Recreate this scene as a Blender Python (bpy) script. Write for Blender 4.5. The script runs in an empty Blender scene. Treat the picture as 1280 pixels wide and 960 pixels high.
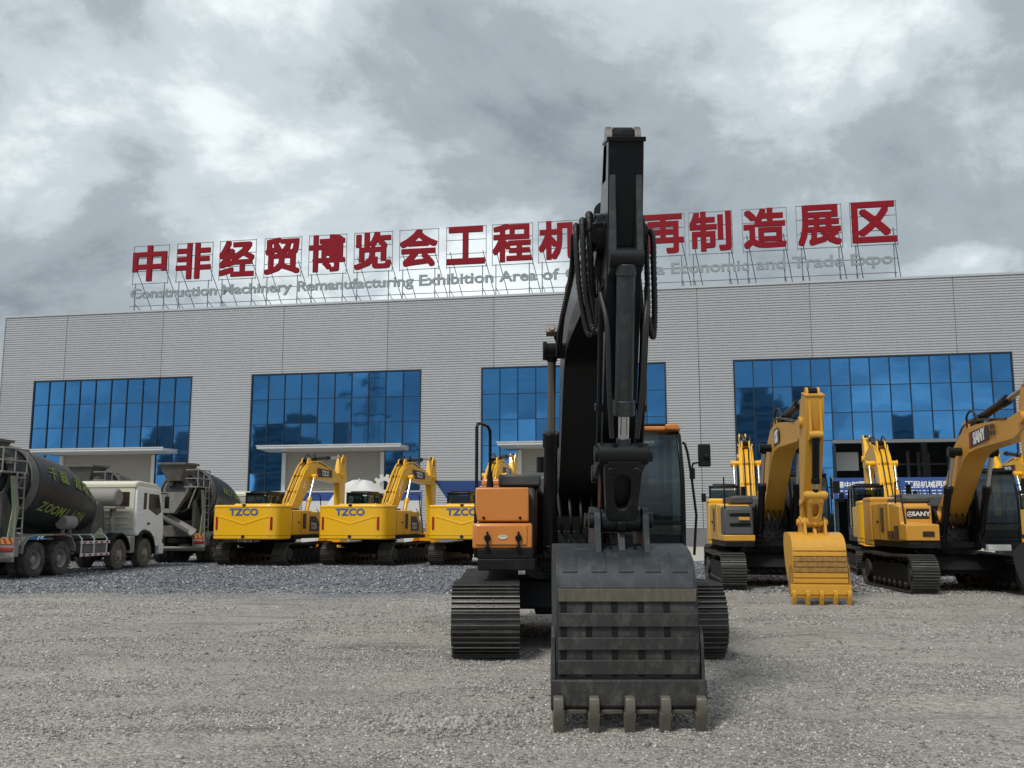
import bpy, math, random
import numpy as np
from mathutils import Matrix, Vector, noise as mnoise
R = math.radians
random.seed(7)
rng = np.random.default_rng(7)
S = bpy.context.scene
C = S.collection

# ------------------------------------------------------------------ camera
cd = bpy.data.cameras.new('camera')
cam = bpy.data.objects.new('camera', cd)
C.objects.link(cam)
cam.location = (0, 0, 1.57)
cam.rotation_euler = (R(90) + math.atan(175 / 1200), 0, 0)
cd.sensor_width = 36
cd.lens = 1200 / 1280 * 36
cd.clip_start = 0.1
cd.clip_end = 6000
S.camera = cam

# ------------------------------------------------------------------ world: daylight sky under a broken cloud deck
SUN_EL, SUN_AZ = 52.0, 212.0      # azimuth clockwise from +Y
w = bpy.data.worlds.new('World')
S.world = w
w.use_nodes = True
nt = w.node_tree
nt.nodes.clear()
def wn(t, **k):
    n = nt.nodes.new(t)
    for a, b in k.items(): setattr(n, a, b)
    return n
def wmath(op, a, b=None, c=None):
    n = wn('ShaderNodeMath', operation=op)
    for i, v in enumerate((a, b, c)):
        if v is None: continue
        if isinstance(v, (int, float)): n.inputs[i].default_value = v
        else: nt.links.new(v, n.inputs[i])
    return n.outputs[0]
def wramp(fac, stops, interp='EASE'):
    n = wn('ShaderNodeValToRGB')
    n.color_ramp.interpolation = interp
    e = n.color_ramp.elements
    while len(e) < len(stops): e.new(0.5)
    for k, (p, col) in enumerate(stops):
        e[k].position = p; e[k].color = (*col, 1)
    nt.links.new(fac, n.inputs[0])
    return n.outputs[0]
tc = wn('ShaderNodeTexCoord')
sep = wn('ShaderNodeSeparateXYZ')
nt.links.new(tc.outputs['Generated'], sep.inputs[0])
den = wmath('ADD', wmath('MAXIMUM', sep.outputs[2], 0.0), 0.42)
comb = wn('ShaderNodeCombineXYZ')
nt.links.new(wmath('DIVIDE', sep.outputs[0], den), comb.inputs[0])
nt.links.new(wmath('DIVIDE', sep.outputs[1], den), comb.inputs[1])
def wnoise(scale, detail, rough, dist, off):
    m = wn('ShaderNodeMapping'); m.inputs['Location'].default_value = off
    nt.links.new(comb.outputs[0], m.inputs[0])
    n = wn('ShaderNodeTexNoise')
    n.inputs['Scale'].default_value = scale; n.inputs['Detail'].default_value = detail
    n.inputs['Roughness'].default_value = rough; n.inputs['Distortion'].default_value = dist
    nt.links.new(m.outputs[0], n.inputs['Vector'])
    return n.outputs['Fac']
big = wnoise(1.5, 3, 0.5, 0.3, (9.9, 11.3, 0))
mid = wnoise(3.0, 12, 0.57, 0.3, (17.13, 8.78, 0))
fine = wnoise(10.0, 9, 0.68, 0.2, (8.4, 2.2, 0))
fac = wmath('ADD', wmath('ADD', wmath('MULTIPLY', big, 0.46), wmath('MULTIPLY', mid, 0.43)), wmath('MULTIPLY', fine, 0.11))
CLOUD = 0.80
cl = wramp(fac, [(0.39, (0.20, 0.235, 0.265)), (0.475, (0.305, 0.352, 0.385)), (0.535, (0.465, 0.525, 0.56)), (0.60, (0.70, 0.76, 0.785)), (0.70, (0.98, 1.01, 1.02))])
hole = wramp(wnoise(4.2, 6, 0.5, 0.2, (2.0, 3.9, 0)), [(0.69, (0, 0, 0)), (0.74, (1, 1, 1))])
sky = wn('ShaderNodeTexSky', sky_type='NISHITA')
sky.sun_disc = False
sky.sun_elevation = R(SUN_EL)
sky.sun_rotation = R(SUN_AZ)
bg_sky = wn('ShaderNodeBackground'); bg_sky.inputs[1].default_value = 0.11
nt.links.new(sky.outputs[0], bg_sky.inputs[0])
bg_cl = wn('ShaderNodeBackground'); bg_cl.inputs[1].default_value = CLOUD
nt.links.new(cl, bg_cl.inputs[0])
mx = wn('ShaderNodeMixShader')
cover = wmath('SUBTRACT', 1.0, wmath('MULTIPLY', hole, 0.75))
nt.links.new(cover, mx.inputs[0])
nt.links.new(bg_sky.outputs[0], mx.inputs[1])
nt.links.new(bg_cl.outputs[0], mx.inputs[2])
wo = wn('ShaderNodeOutputWorld')
nt.links.new(mx.outputs[0], wo.inputs[0])

# ------------------------------------------------------------------ veiled sun
sd = bpy.data.lights.new('sun', 'SUN')
sd.energy = 1.5
sd.angle = R(11)
sd.color = (1.0, 0.96, 0.9)
sun = bpy.data.objects.new('sun', sd)
C.objects.link(sun)
sv = Vector((math.sin(R(SUN_AZ)) * math.cos(R(SUN_EL)), math.cos(R(SUN_AZ)) * math.cos(R(SUN_EL)), math.sin(R(SUN_EL))))
sun.rotation_euler = sv.to_track_quat('Z', 'Y').to_euler()
S.view_settings.view_transform = 'Standard'
S.view_settings.look = 'None'
S.view_settings.gamma = 1
S.view_settings.exposure = 0.68
S.view_settings.use_curve_mapping = False
S.render.engine = 'CYCLES'
S.cycles.use_denoising = True
S.cycles.max_bounces = 6
S.cycles.transparent_max_bounces = 12
S.cycles.caustics_reflective = False
S.cycles.caustics_refractive = False

# ------------------------------------------------------------------ materials
M = {}
def mat(name, col, rough=0.5, metal=0.0, var=0.15, vscale=2.5, bump=0.0, bscale=30, dirt=None, dcol=(0.2, 0.18, 0.15), dscale=3.0, coat=0.0, spec=0.5, stretch=None):
    m = bpy.data.materials.new(name); m.use_nodes = True
    t = m.node_tree; n = t.nodes; L = t.links
    b = n['Principled BSDF']
    b.inputs['Roughness'].default_value = rough
    b.inputs['Metallic'].default_value = metal
    b.inputs['Coat Weight'].default_value = coat
    b.inputs['Specular IOR Level'].default_value = spec
    tc = n.new('ShaderNodeTexCoord')
    vec = tc.outputs['Object']
    if stretch:
        mp = n.new('ShaderNodeMapping'); mp.inputs['Scale'].default_value = stretch
        L.new(vec, mp.inputs[0]); vec = mp.outputs[0]
    def nz(sc, det=5, r=0.6):
        q = n.new('ShaderNodeTexNoise'); q.inputs['Scale'].default_value = sc
        q.inputs['Detail'].default_value = det; q.inputs['Roughness'].default_value = r
        L.new(vec, q.inputs['Vector']); return q.outputs['Fac']
    def mixc(f, a, bb):
        q = n.new('ShaderNodeMix'); q.data_type = 'RGBA'
        if isinstance(f, float): q.inputs[0].default_value = f
        else: L.new(f, q.inputs[0])
        for i, v in ((6, a), (7, bb)):
            if isinstance(v, tuple): q.inputs[i].default_value = (*v, 1)
            else: L.new(v, q.inputs[i])
        return q.outputs[2]
    lo = tuple(c * (1 - var) for c in col); hi = tuple(min(1, c * (1 + var)) for c in col)
    out = mixc(nz(vscale), lo, hi)
    if dirt:
        r = n.new('ShaderNodeMapRange')
        r.inputs[1].default_value = 0.62 - 0.3 * dirt; r.inputs[2].default_value = 0.72
        r.inputs[3].default_value = 0; r.inputs[4].default_value = min(1.0, 0.35 + 0.6 * dirt)
        L.new(nz(dscale, 9, 0.7), r.inputs[0])
        out = mixc(r.outputs[0], out, dcol)
        r2 = n.new('ShaderNodeMapRange'); r2.inputs[3].default_value = rough; r2.inputs[4].default_value = 0.85
        L.new(r.outputs[0], r2.inputs[0]); L.new(r2.outputs[0], b.inputs['Roughness'])
    L.new(out, b.inputs['Base Color'])
    if bump:
        bp = n.new('ShaderNodeBump'); bp.inputs['Strength'].default_value = bump; bp.inputs['Distance'].default_value = 0.02
        L.new(nz(bscale, 6, 0.65), bp.inputs['Height']); L.new(bp.outputs[0], b.inputs['Normal'])
    M[name] = m
    return m
def glassmat(name, tint, refl, rcol=(1, 1, 1), rough=0.02, wav=0.0):
    m = bpy.data.materials.new(name); m.use_nodes = True
    t = m.node_tree; n = t.nodes; L = t.links; n.clear()
    tr = n.new('ShaderNodeBsdfTransparent'); tr.inputs[0].default_value = (*tint, 1)
    gl = n.new('ShaderNodeBsdfGlossy'); gl.inputs['Color'].default_value = (*rcol, 1); gl.inputs['Roughness'].default_value = rough
    lw = n.new('ShaderNodeLayerWeight'); lw.inputs[0].default_value = 0.35
    mr = n.new('ShaderNodeMapRange'); mr.inputs[3].default_value = refl; mr.inputs[4].default_value = min(1, refl + 0.5)
    L.new(lw.outputs['Fresnel'], mr.inputs[0])
    if wav:
        tcn = n.new('ShaderNodeTexCoord'); q = n.new('ShaderNodeTexNoise'); q.inputs['Scale'].default_value = 0.7; q.inputs['Detail'].default_value = 1
        L.new(tcn.outputs['Object'], q.inputs['Vector'])
        bp = n.new('ShaderNodeBump'); bp.inputs['Strength'].default_value = wav; bp.inputs['Distance'].default_value = 0.05
        L.new(q.outputs['Fac'], bp.inputs['Height']); L.new(bp.outputs[0], gl.inputs['Normal'])
    mx = n.new('ShaderNodeMixShader'); o = n.new('ShaderNodeOutputMaterial')
    L.new(mr.outputs[0], mx.inputs[0]); L.new(tr.outputs[0], mx.inputs[1]); L.new(gl.outputs[0], mx.inputs[2]); L.new(mx.outputs[0], o.inputs[0])
    M[name] = m
def emitmat(name, col, st):
    m = bpy.data.materials.new(name); m.use_nodes = True
    n = m.node_tree.nodes; n.clear()
    e = n.new('ShaderNodeEmission'); e.inputs[0].default_value = (*col, 1); e.inputs[1].default_value = st
    o = n.new('ShaderNodeOutputMaterial'); m.node_tree.links.new(e.outputs[0], o.inputs[0])
    M[name] = m

mat('bucket_dusty', (0.085, 0.075, 0.058), 0.7, metal=0.1, var=0.4, vscale=7, dirt=0.5, dcol=(0.16, 0.135, 0.095), dscale=9, bump=0.2, bscale=40, stretch=(4, 1, 1))
mat('black', (0.006, 0.0068, 0.0085), 0.28, var=0.25, dirt=0.1, dcol=(0.02, 0.02, 0.02), dscale=5, coat=0.0, spec=0.22)
mat('black_matte', (0.009, 0.009, 0.010), 0.55, var=0.3, dirt=0.2, dcol=(0.035, 0.033, 0.03), dscale=6, spec=0.2)
mat('steel_dark', (0.010, 0.0115, 0.013), 0.42, metal=0.1, var=0.35, spec=0.3, dirt=0.3, dcol=(0.045, 0.044, 0.04), dscale=7, bump=0.1, bscale=60)
mat('bucket_black', (0.022, 0.027, 0.032), 0.46, var=0.45, vscale=3, dirt=0.42, dcol=(0.08, 0.085, 0.083), dscale=9, bump=0.08, bscale=50)
mat('bucket_worn', (0.038, 0.038, 0.037), 0.48, metal=0.3, var=0.65, vscale=2.2, dirt=0.5, dcol=(0.125, 0.117, 0.10), dscale=5, bump=0.35, bscale=26, stretch=(2.2, 1, 1.1))
mat('tooth_steel', (0.15, 0.14, 0.115), 0.5, metal=0.35, var=0.35, vscale=12, dirt=0.4, dcol=(0.19, 0.165, 0.12), dscale=14, bump=0.15, bscale=60)
mat('track_steel', (0.05, 0.049, 0.047), 0.38, metal=0.45, var=0.35, vscale=14, dirt=0.45, dcol=(0.12, 0.11, 0.095), dscale=5, bump=0.15, bscale=60)
mat('track_rust', (0.05, 0.045, 0.04), 0.5, metal=0.3, var=0.35, vscale=8, dirt=0.5, dcol=(0.10, 0.085, 0.065), dscale=5, bump=0.15, bscale=60)
mat('chrome', (0.55, 0.55, 0.54), 0.22, metal=1.0, var=0.05)
mat('chrome_dull', (0.22, 0.20, 0.18), 0.4, metal=0.8, var=0.15)
mat('orange', (0.57, 0.20, 0.038), 0.36, var=0.1, vscale=1.5, dirt=0.12, dcol=(0.34, 0.16, 0.06), dscale=6, coat=0.2)
mat('yellow_tz', (0.84, 0.455, 0.010), 0.36, var=0.08, dirt=0.16, dcol=(0.55, 0.31, 0.05), dscale=5, coat=0.2)
mat('yellow_cat', (0.60, 0.31, 0.035), 0.42, var=0.1, dirt=0.2, dcol=(0.42, 0.24, 0.06), dscale=4, coat=0.1)
mat('yellow_catbucket', (0.62, 0.32, 0.035), 0.42, var=0.12, vscale=5, dirt=0.2, dcol=(0.40, 0.23, 0.06), dscale=5)
mat('yellow_worn', (0.42, 0.23, 0.05), 0.6, var=0.35, vscale=8, dirt=1.0, dcol=(0.13, 0.082, 0.04), dscale=6, stretch=(2.5, 1, 1.5))
mat('yellow_sany', (0.60, 0.29, 0.035), 0.4, var=0.07, dirt=0.1, dcol=(0.42, 0.23, 0.06), dscale=4, coat=0.15)
mat('grey_plastic', (0.06, 0.062, 0.065), 0.55, var=0.15, dirt=0.2, dcol=(0.12, 0.115, 0.1), dscale=5)
mat('hose', (0.012, 0.012, 0.012), 0.5, var=0.3)
mat('rubber', (0.03, 0.029, 0.028), 0.85, var=0.3, dirt=0.75, dcol=(0.13, 0.118, 0.1), dscale=4)
mat('red_lamp', (0.33, 0.014, 0.014), 0.25, var=0.1, coat=0.5)
mat('white_paint', (0.75, 0.75, 0.72), 0.5, var=0.05)
mat('blue_letter', (0.035, 0.11, 0.36), 0.45, var=0.05)
mat('decal_dark', (0.028, 0.02, 0.018), 0.35, var=0.1)
mat('decal_red', (0.36, 0.025, 0.022), 0.5, var=0.15, dirt=0.25, dcol=(0.2, 0.1, 0.08), dscale=6)
mat('seat_fabric', (0.05, 0.05, 0.055), 0.9, var=0.2)
glassmat('cab_glass', (0.2, 0.26, 0.26), 0.04, (0.8, 0.9, 0.95))
glassmat('hall_glass', (0.03, 0.10, 0.19), 0.64, (0.115, 0.40, 0.82), 0.03, 0.08)
mat('cladding', (0.445, 0.452, 0.47), 0.45, metal=0.15, var=0.05, vscale=0.6, dirt=0.14, dcol=(0.37, 0.37, 0.37), dscale=1.4, stretch=(1.2, 1.0, 0.12))
mat('cladding_trim', (0.50, 0.51, 0.53), 0.4, metal=0.25, var=0.06)
mat('plinth', (0.16, 0.16, 0.165), 0.8, var=0.15, vscale=1.2, bump=0.1, bscale=12)
mat('mullion', (0.02, 0.03, 0.045), 0.4, metal=0.3, var=0.1)
mat('shutter', (0.34, 0.325, 0.29), 0.5, var=0.06, dirt=0.12, dcol=(0.28, 0.26, 0.22), dscale=1.2)
mat('shutter_trim', (0.62, 0.63, 0.63), 0.45, var=0.05)
mat('canopy', (0.60, 0.62, 0.64), 0.4, metal=0.2, var=0.06)
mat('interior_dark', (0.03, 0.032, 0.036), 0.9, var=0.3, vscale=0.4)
mat('interior_steel', (0.16, 0.165, 0.18), 0.6, var=0.15)
mat('concrete', (0.42, 0.395, 0.34), 0.85, var=0.15, vscale=0.5, dirt=0.25, dcol=(0.26, 0.24, 0.2), dscale=0.8, bump=0.1, bscale=15)
mat('sign_red', (0.235, 0.004, 0.013), 0.6, var=0.15, vscale=0.8, spec=0.2)
mat('sign_silver', (0.30, 0.335, 0.355), 0.4, metal=0.35, var=0.1)
mat('sign_frame', (0.22, 0.22, 0.225), 0.5, metal=0.4, var=0.1)
mat('banner_blue', (0.022, 0.07, 0.27), 0.7, var=0.08, vscale=0.6)
mat('tarp_blue', (0.02, 0.06, 0.24), 0.6, var=0.12, vscale=1.5)
mat('white_tarp', (0.62, 0.62, 0.60), 0.75, var=0.1, vscale=2, bump=0.25, bscale=3)
mat('drum_black', (0.010, 0.011, 0.013), 0.42, var=0.3, dirt=0.4, dcol=(0.05, 0.05, 0.047), dscale=2.2, bump=0.06, bscale=5)
mat('drum_letter', (0.25, 0.30, 0.06), 0.7, var=0.25, dirt=0.6, dcol=(0.07, 0.08, 0.04), dscale=5)
mat('cement_dirty', (0.105, 0.10, 0.09), 0.8, var=0.3, vscale=4, dirt=0.55, dcol=(0.20, 0.19, 0.165), dscale=3.5, bump=0.2, bscale=18)
mat('cement_light', (0.24, 0.23, 0.21), 0.75, var=0.2, vscale=3, dirt=0.5, dcol=(0.18, 0.165, 0.14), dscale=3, bump=0.12, bscale=18)
mat('pale_green', (0.30, 0.36, 0.22), 0.6, var=0.12, dirt=0.4, dcol=(0.2, 0.19, 0.16), dscale=3)
mat('grouser_worn', (0.16, 0.155, 0.145), 0.36, metal=0.55, var=0.4, vscale=9, dirt=0.4, dcol=(0.10, 0.09, 0.075), dscale=6)
mat('cab_white', (0.78, 0.78, 0.76), 0.4, var=0.06, dirt=0.12, dcol=(0.45, 0.42, 0.36), dscale=2, coat=0.2)
mat('cab_cream', (0.62, 0.60, 0.47), 0.5, var=0.08, dirt=0.3, dcol=(0.36, 0.33, 0.26), dscale=2)
mat('rubber_dusty', (0.06, 0.054, 0.046), 0.9, var=0.3, dirt=0.9, dcol=(0.17, 0.148, 0.115), dscale=4)
mat('hub_rust', (0.30, 0.27, 0.22), 0.65, metal=0.2, var=0.3, vscale=8, dirt=0.5, dcol=(0.14, 0.09, 0.055), dscale=8)
mat('stripe_orange', (0.55, 0.25, 0.03), 0.6, var=0.2, dirt=0.5, dcol=(0.25, 0.2, 0.13), dscale=5)
mat('block_facade', (0.30, 0.30, 0.31), 0.8, var=0.15, vscale=0.05)
mat('block_glass', (0.12, 0.13, 0.15), 0.3, var=0.2)
mat('pylon_steel', (0.22, 0.22, 0.23), 0.6, metal=0.2, var=0.1)
def vary(name, lo, hi):                            # sheets from different batches differ slightly in tone
    t = M[name].node_tree; b = t.nodes['Principled BSDF']; src = b.inputs['Base Color'].links[0].from_socket
    oi = t.nodes.new('ShaderNodeObjectInfo'); mr = t.nodes.new('ShaderNodeMapRange'); mr.inputs[3].default_value = lo; mr.inputs[4].default_value = hi
    t.links.new(oi.outputs['Random'], mr.inputs[0])
    q = t.nodes.new('ShaderNodeVectorMath'); q.operation = 'SCALE'; t.links.new(src, q.inputs[0]); t.links.new(mr.outputs[0], q.inputs['Scale']); t.links.new(q.outputs[0], b.inputs['Base Color'])
vary('cladding', 0.955, 1.035)
vary('track_steel', 0.75, 1.3)
emitmat('tube_light', (0.9, 0.97, 1.0), 6.0)

# ------------------------------------------------------------------ mesh helpers
class MB:
    def __init__(s): s.v = []; s.f = []
    def add(s, vs, fs):
        o = len(s.v); s.v += [tuple(p) for p in vs]; s.f += [tuple(i + o for i in q) for q in fs]; return s
    def box(s, a, b, m=None):
        x0, y0, z0 = a; x1, y1, z1 = b
        vs = [(x0, y0, z0), (x1, y0, z0), (x1, y1, z0), (x0, y1, z0), (x0, y0, z1), (x1, y0, z1), (x1, y1, z1), (x0, y1, z1)]
        if m: vs = [m @ Vector(p) for p in vs]
        return s.add(vs, [(0, 3, 2, 1), (4, 5, 6, 7), (0, 1, 5, 4), (1, 2, 6, 5), (2, 3, 7, 6), (3, 0, 4, 7)])
    def cbox(s, c, d, m=None):
        return s.box([c[i] - d[i] / 2 for i in range(3)], [c[i] + d[i] / 2 for i in range(3)], m)
    def prism(s, pts, x0, x1, m=None):            # (forward, z) outline extruded along x; forward = -Y
        n = len(pts)
        ar = sum(pts[i][0] * pts[(i + 1) % n][1] - pts[(i + 1) % n][0] * pts[i][1] for i in range(n))
        if ar < 0: pts = pts[::-1]
        vs = [(x0, -a, b) for a, b in pts] + [(x1, -a, b) for a, b in pts]
        if m: vs = [m @ Vector(p) for p in vs]
        return s.add(vs, [tuple(range(n)), tuple(range(2 * n - 1, n - 1, -1))] + [(i, i + n, (i + 1) % n + n, (i + 1) % n) for i in range(n)])
    def plan(s, pts, z0, z1):                     # (x, forward) outline extruded up
        n = len(pts); q = [(a, -b) for a, b in pts]
        ar = sum(q[i][0] * q[(i + 1) % n][1] - q[(i + 1) % n][0] * q[i][1] for i in range(n))
        if ar < 0: q = q[::-1]
        vs = [(a, b, z0) for a, b in q] + [(a, b, z1) for a, b in q]
        return s.add(vs, [tuple(range(n - 1, -1, -1)), tuple(range(n, 2 * n))] + [(i, (i + 1) % n, (i + 1) % n + n, i + n) for i in range(n)])
    def front(s, pts, y0, y1):                    # (x, z) outline extruded along y
        n = len(pts)
        ar = sum(pts[i][0] * pts[(i + 1) % n][1] - pts[(i + 1) % n][0] * pts[i][1] for i in range(n))
        if ar < 0: pts = pts[::-1]
        if y1 < y0: y0, y1 = y1, y0
        vs = [(a, y0, b) for a, b in pts] + [(a, y1, b) for a, b in pts]
        return s.add(vs, [tuple(range(n)), tuple(range(2 * n - 1, n - 1, -1))] + [((i + 1) % n, i, i + n, (i + 1) % n + n) for i in range(n)])
    def cyl(s, p0, p1, r, n=14, r1=None):
        p0, p1 = Vector(p0), Vector(p1); d = (p1 - p0).normalized()
        a = d.orthogonal().normalized(); b = d.cross(a); r1 = r if r1 is None else r1
        vs = []
        for p, q in ((p0, r), (p1, r1)):
            vs += [p + (a * math.cos(2 * math.pi * i / n) + b * math.sin(2 * math.pi * i / n)) * q for i in range(n)]
        return s.add(vs, [tuple(range(n - 1, -1, -1)), tuple(range(n, 2 * n))] + [(i, (i + 1) % n, (i + 1) % n + n, i + n) for i in range(n)])
    def tube(s, pts, r, n=8, rib=0.0):
        P = [Vector(p) for p in pts]; rings = []; a = None
        for i, p in enumerate(P):
            d = (P[min(i + 1, len(P) - 1)] - P[max(i - 1, 0)]).normalized()
            a = d.orthogonal().normalized() if a is None else (a - d * a.dot(d)).normalized()
            b = d.cross(a); q = r * (1 + (rib if i % 2 else -rib))
            rings.append([p + (a * math.cos(2 * math.pi * k / n) + b * math.sin(2 * math.pi * k / n)) * q for k in range(n)])
        m = len(rings)
        vs = [v for ring in rings for v in ring]
        fs = [(i * n + k, i * n + (k + 1) % n, (i + 1) * n + (k + 1) % n, (i + 1) * n + k) for i in range(m - 1) for k in range(n)]
        return s.add(vs, fs + [tuple(range(n - 1, -1, -1)), tuple(range((m - 1) * n, m * n))])
    def lathe(s, prof, m, n=32, close=False):     # (axial, radius) pairs about local X, placed with m
        k = len(prof)
        vs = [m @ Vector((a, r * math.cos(2 * math.pi * i / n), r * math.sin(2 * math.pi * i / n))) for a, r in prof for i in range(n)]
        rows = k if close else k - 1
        fs = [(j * n + i, j * n + (i + 1) % n, ((j + 1) % k) * n + (i + 1) % n, ((j + 1) % k) * n + i) for j in range(rows) for i in range(n)]
        if not close: fs += [tuple(range(n - 1, -1, -1)), tuple(range((k - 1) * n, k * n))]
        return s.add(vs, fs)
    def mesh(s, name, ang=38):
        me = bpy.data.meshes.new(name)
        me.from_pydata(s.v, [], s.f)
        me.polygons.foreach_set('use_smooth', [True] * len(me.polygons))
        me.update()
        try: me.set_sharp_from_angle(angle=R(ang))
        except Exception: pass
        return me
    def build(s, name, m, parent=None, bevel=0.0, xf=None, seg=2, ang=38):
        me = s.mesh(name, ang); me.materials.append(M[m])
        return obj(name, me, parent, xf, bevel, seg)
def obj(name, me, parent=None, xf=None, bevel=0.0, seg=2):
    o = bpy.data.objects.new(name, me); C.objects.link(o)
    if parent is not None: o.parent = parent
    if xf is not None: o.matrix_local = xf
    if bevel:
        b = o.modifiers.new('bevel', 'BEVEL'); b.width = bevel; b.segments = seg; b.limit_method = 'ANGLE'; b.angle_limit = R(40); b.use_clamp_overlap = True
    return o
def thing(name, label, cat, loc=(0, 0, 0), rz=0.0, group=None):
    o = bpy.data.objects.new(name, None); C.objects.link(o)
    o.empty_display_size = 0.3
    o.location = loc; o.rotation_euler = (0, 0, rz)
    o['label'] = label; o['category'] = cat
    if group: o['group'] = group
    return o
def tag(o, label, cat, group=None):
    o['label'] = label; o['category'] = cat
    if group: o['group'] = group
    return o
def structure(o): o['kind'] = 'structure'; return o
def bez(pts, n=24):                                # smooth path through control points (Catmull-Rom)
    P = [Vector(p) for p in pts]; P = [P[0] * 2 - P[1]] + P + [P[-1] * 2 - P[-2]]
    out = []; segs = len(P) - 3
    for i in range(segs):
        a, b, c, d = P[i:i + 4]
        k = max(2, n // segs)
        for j in range(k + (1 if i == segs - 1 else 0)):
            t = j / k
            out.append(0.5 * ((2 * b) + (c - a) * t + (2 * a - 5 * b + 4 * c - d) * t * t + (3 * b - a - 3 * c + d) * t ** 3))
    return out

# ------------------------------------------------------------------ lettering (built-in font, turned into meshes)
TXT = {}
def text_mesh(body, material, w=None, h=None, depth=0.01, bold=0.0, shear=0.0, heavy=0.0):
    """A lettering mesh lying in the XZ plane, facing -Y, centred on its own box."""
    cu = bpy.data.curves.new('lettering', 'FONT')
    cu.body = body; cu.size = 1.0; cu.offset = bold; cu.resolution_u = 3; cu.shear = shear; cu.fill_mode = 'FRONT'
    o = bpy.data.objects.new('lettering_source', cu); C.objects.link(o)
    dg = bpy.context.evaluated_depsgraph_get(); dg.update()
    src = bpy.data.meshes.new_from_object(o.evaluated_get(dg))
    n = len(src.vertices); co = np.empty(n * 3); src.vertices.foreach_get('co', co); co = co.reshape(-1, 3)
    lo, hi = co.min(0), co.max(0); sz = hi - lo
    kx = w / sz[0] if w else None; ky = h / sz[1] if h else None
    kx = kx or ky; ky = ky or kx
    cc = (lo + hi) / 2
    fr = [((x - cc[0]) * kx, -depth / 2, (y - cc[1]) * ky) for x, y, z in co]
    bk = [(x, depth / 2, z) for x, y, z in fr]
    polys = [tuple(p.vertices) for p in src.polygons]
    from collections import Counter
    cnt = Counter(tuple(sorted(e)) for p in polys for e in zip(p, p[1:] + p[:1]))
    rim = [e for p in polys for e in zip(p, p[1:] + p[:1]) if cnt[tuple(sorted(e))] == 1]
    fs = polys + [tuple(i + n for i in p[::-1]) for p in polys] + [(b, a, a + n, b + n) for a, b in rim]
    allv = fr + bk
    if heavy:                                      # thicken the strokes: the same outline laid round itself, each copy 1 mm deeper
        base, bf = list(allv), list(fs)
        for j, (ax, az) in enumerate(((1, 1), (1, -1), (-1, 1), (-1, -1), (1, 0), (-1, 0), (0, 1), (0, -1))):
            o_ = len(allv); d_ = heavy * (w or h)
            allv += [(x + d_ * ax, y + 0.0012 * (j + 1), z + d_ * az) for x, y, z in base]; fs = fs + [tuple(i + o_ for i in p) for p in bf]
    me = bpy.data.meshes.new('lettering'); me.from_pydata(allv, [], fs); me.update()
    me.materials.append(M[material])
    bpy.data.objects.remove(o); bpy.data.curves.remove(cu); bpy.data.meshes.remove(src)
    return me
def MT(x=0, y=0, z=0, rx=0, ry=0, rz=0):
    return Matrix.Translation((x, y, z)) @ Matrix.Rotation(rz, 4, 'Z') @ Matrix.Rotation(ry, 4, 'Y') @ Matrix.Rotation(rx, 4, 'X')

SIGN = '中非经贸博览会工程机械再制造展区'
for ch in SIGN: TXT[ch] = text_mesh(ch, 'sign_red', 2.85, 2.85, 0.16, 0.0, heavy=0.033)
ENG = ['Construction', 'Machinery', 'Remanufacturing', 'Exhibition', 'Area', 'of', 'China-Africa', 'Economic', 'and', 'Trade', 'Expo']
for wd in ENG: TXT['e' + wd] = text_mesh(wd, 'sign_silver', None, 1.0, 0.1, 0.027)
TXT['TZCO'] = text_mesh('TZCO', 'blue_letter', 1.2, 0.27, 0.008, 0.03)
TXT['tzco_w'] = text_mesh('TZCO', 'white_paint', 0.72, 0.24, 0.006, 0.03)
TXT['TZ225'] = text_mesh('TZ225', 'white_paint', 0.5, 0.24, 0.006, 0.02)
TXT['SANY'] = text_mesh('SANY', 'white_paint', 0.74, 0.27, 0.006, 0.035)
TXT['sany_small'] = text_mesh('SANY', 'white_paint', 0.42, 0.11, 0.006, 0.035)
TXT['cat_mark'] = text_mesh('CAT', 'white_paint', 0.42, 0.3, 0.006, 0.045)
for ch in '潭中部国际': TXT['b' + ch] = text_mesh(ch, 'white_paint', None, 0.44, 0.004, 0.0, heavy=0.022)
for ch in '工程机械再制造': TXT['b' + ch] = text_mesh(ch, 'white_paint', None, 0.44, 0.004, 0.0, heavy=0.022)
ZOOM = [text_mesh(c, 'drum_letter', None, 0.31, 0.004, 0.03, 0.3) for c in 'ZOOMLION']
DRUMTOP = [text_mesh(c, 'drum_letter', None, 0.42, 0.004, 0.0, heavy=0.012) for c in '千磊混凝土']

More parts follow.
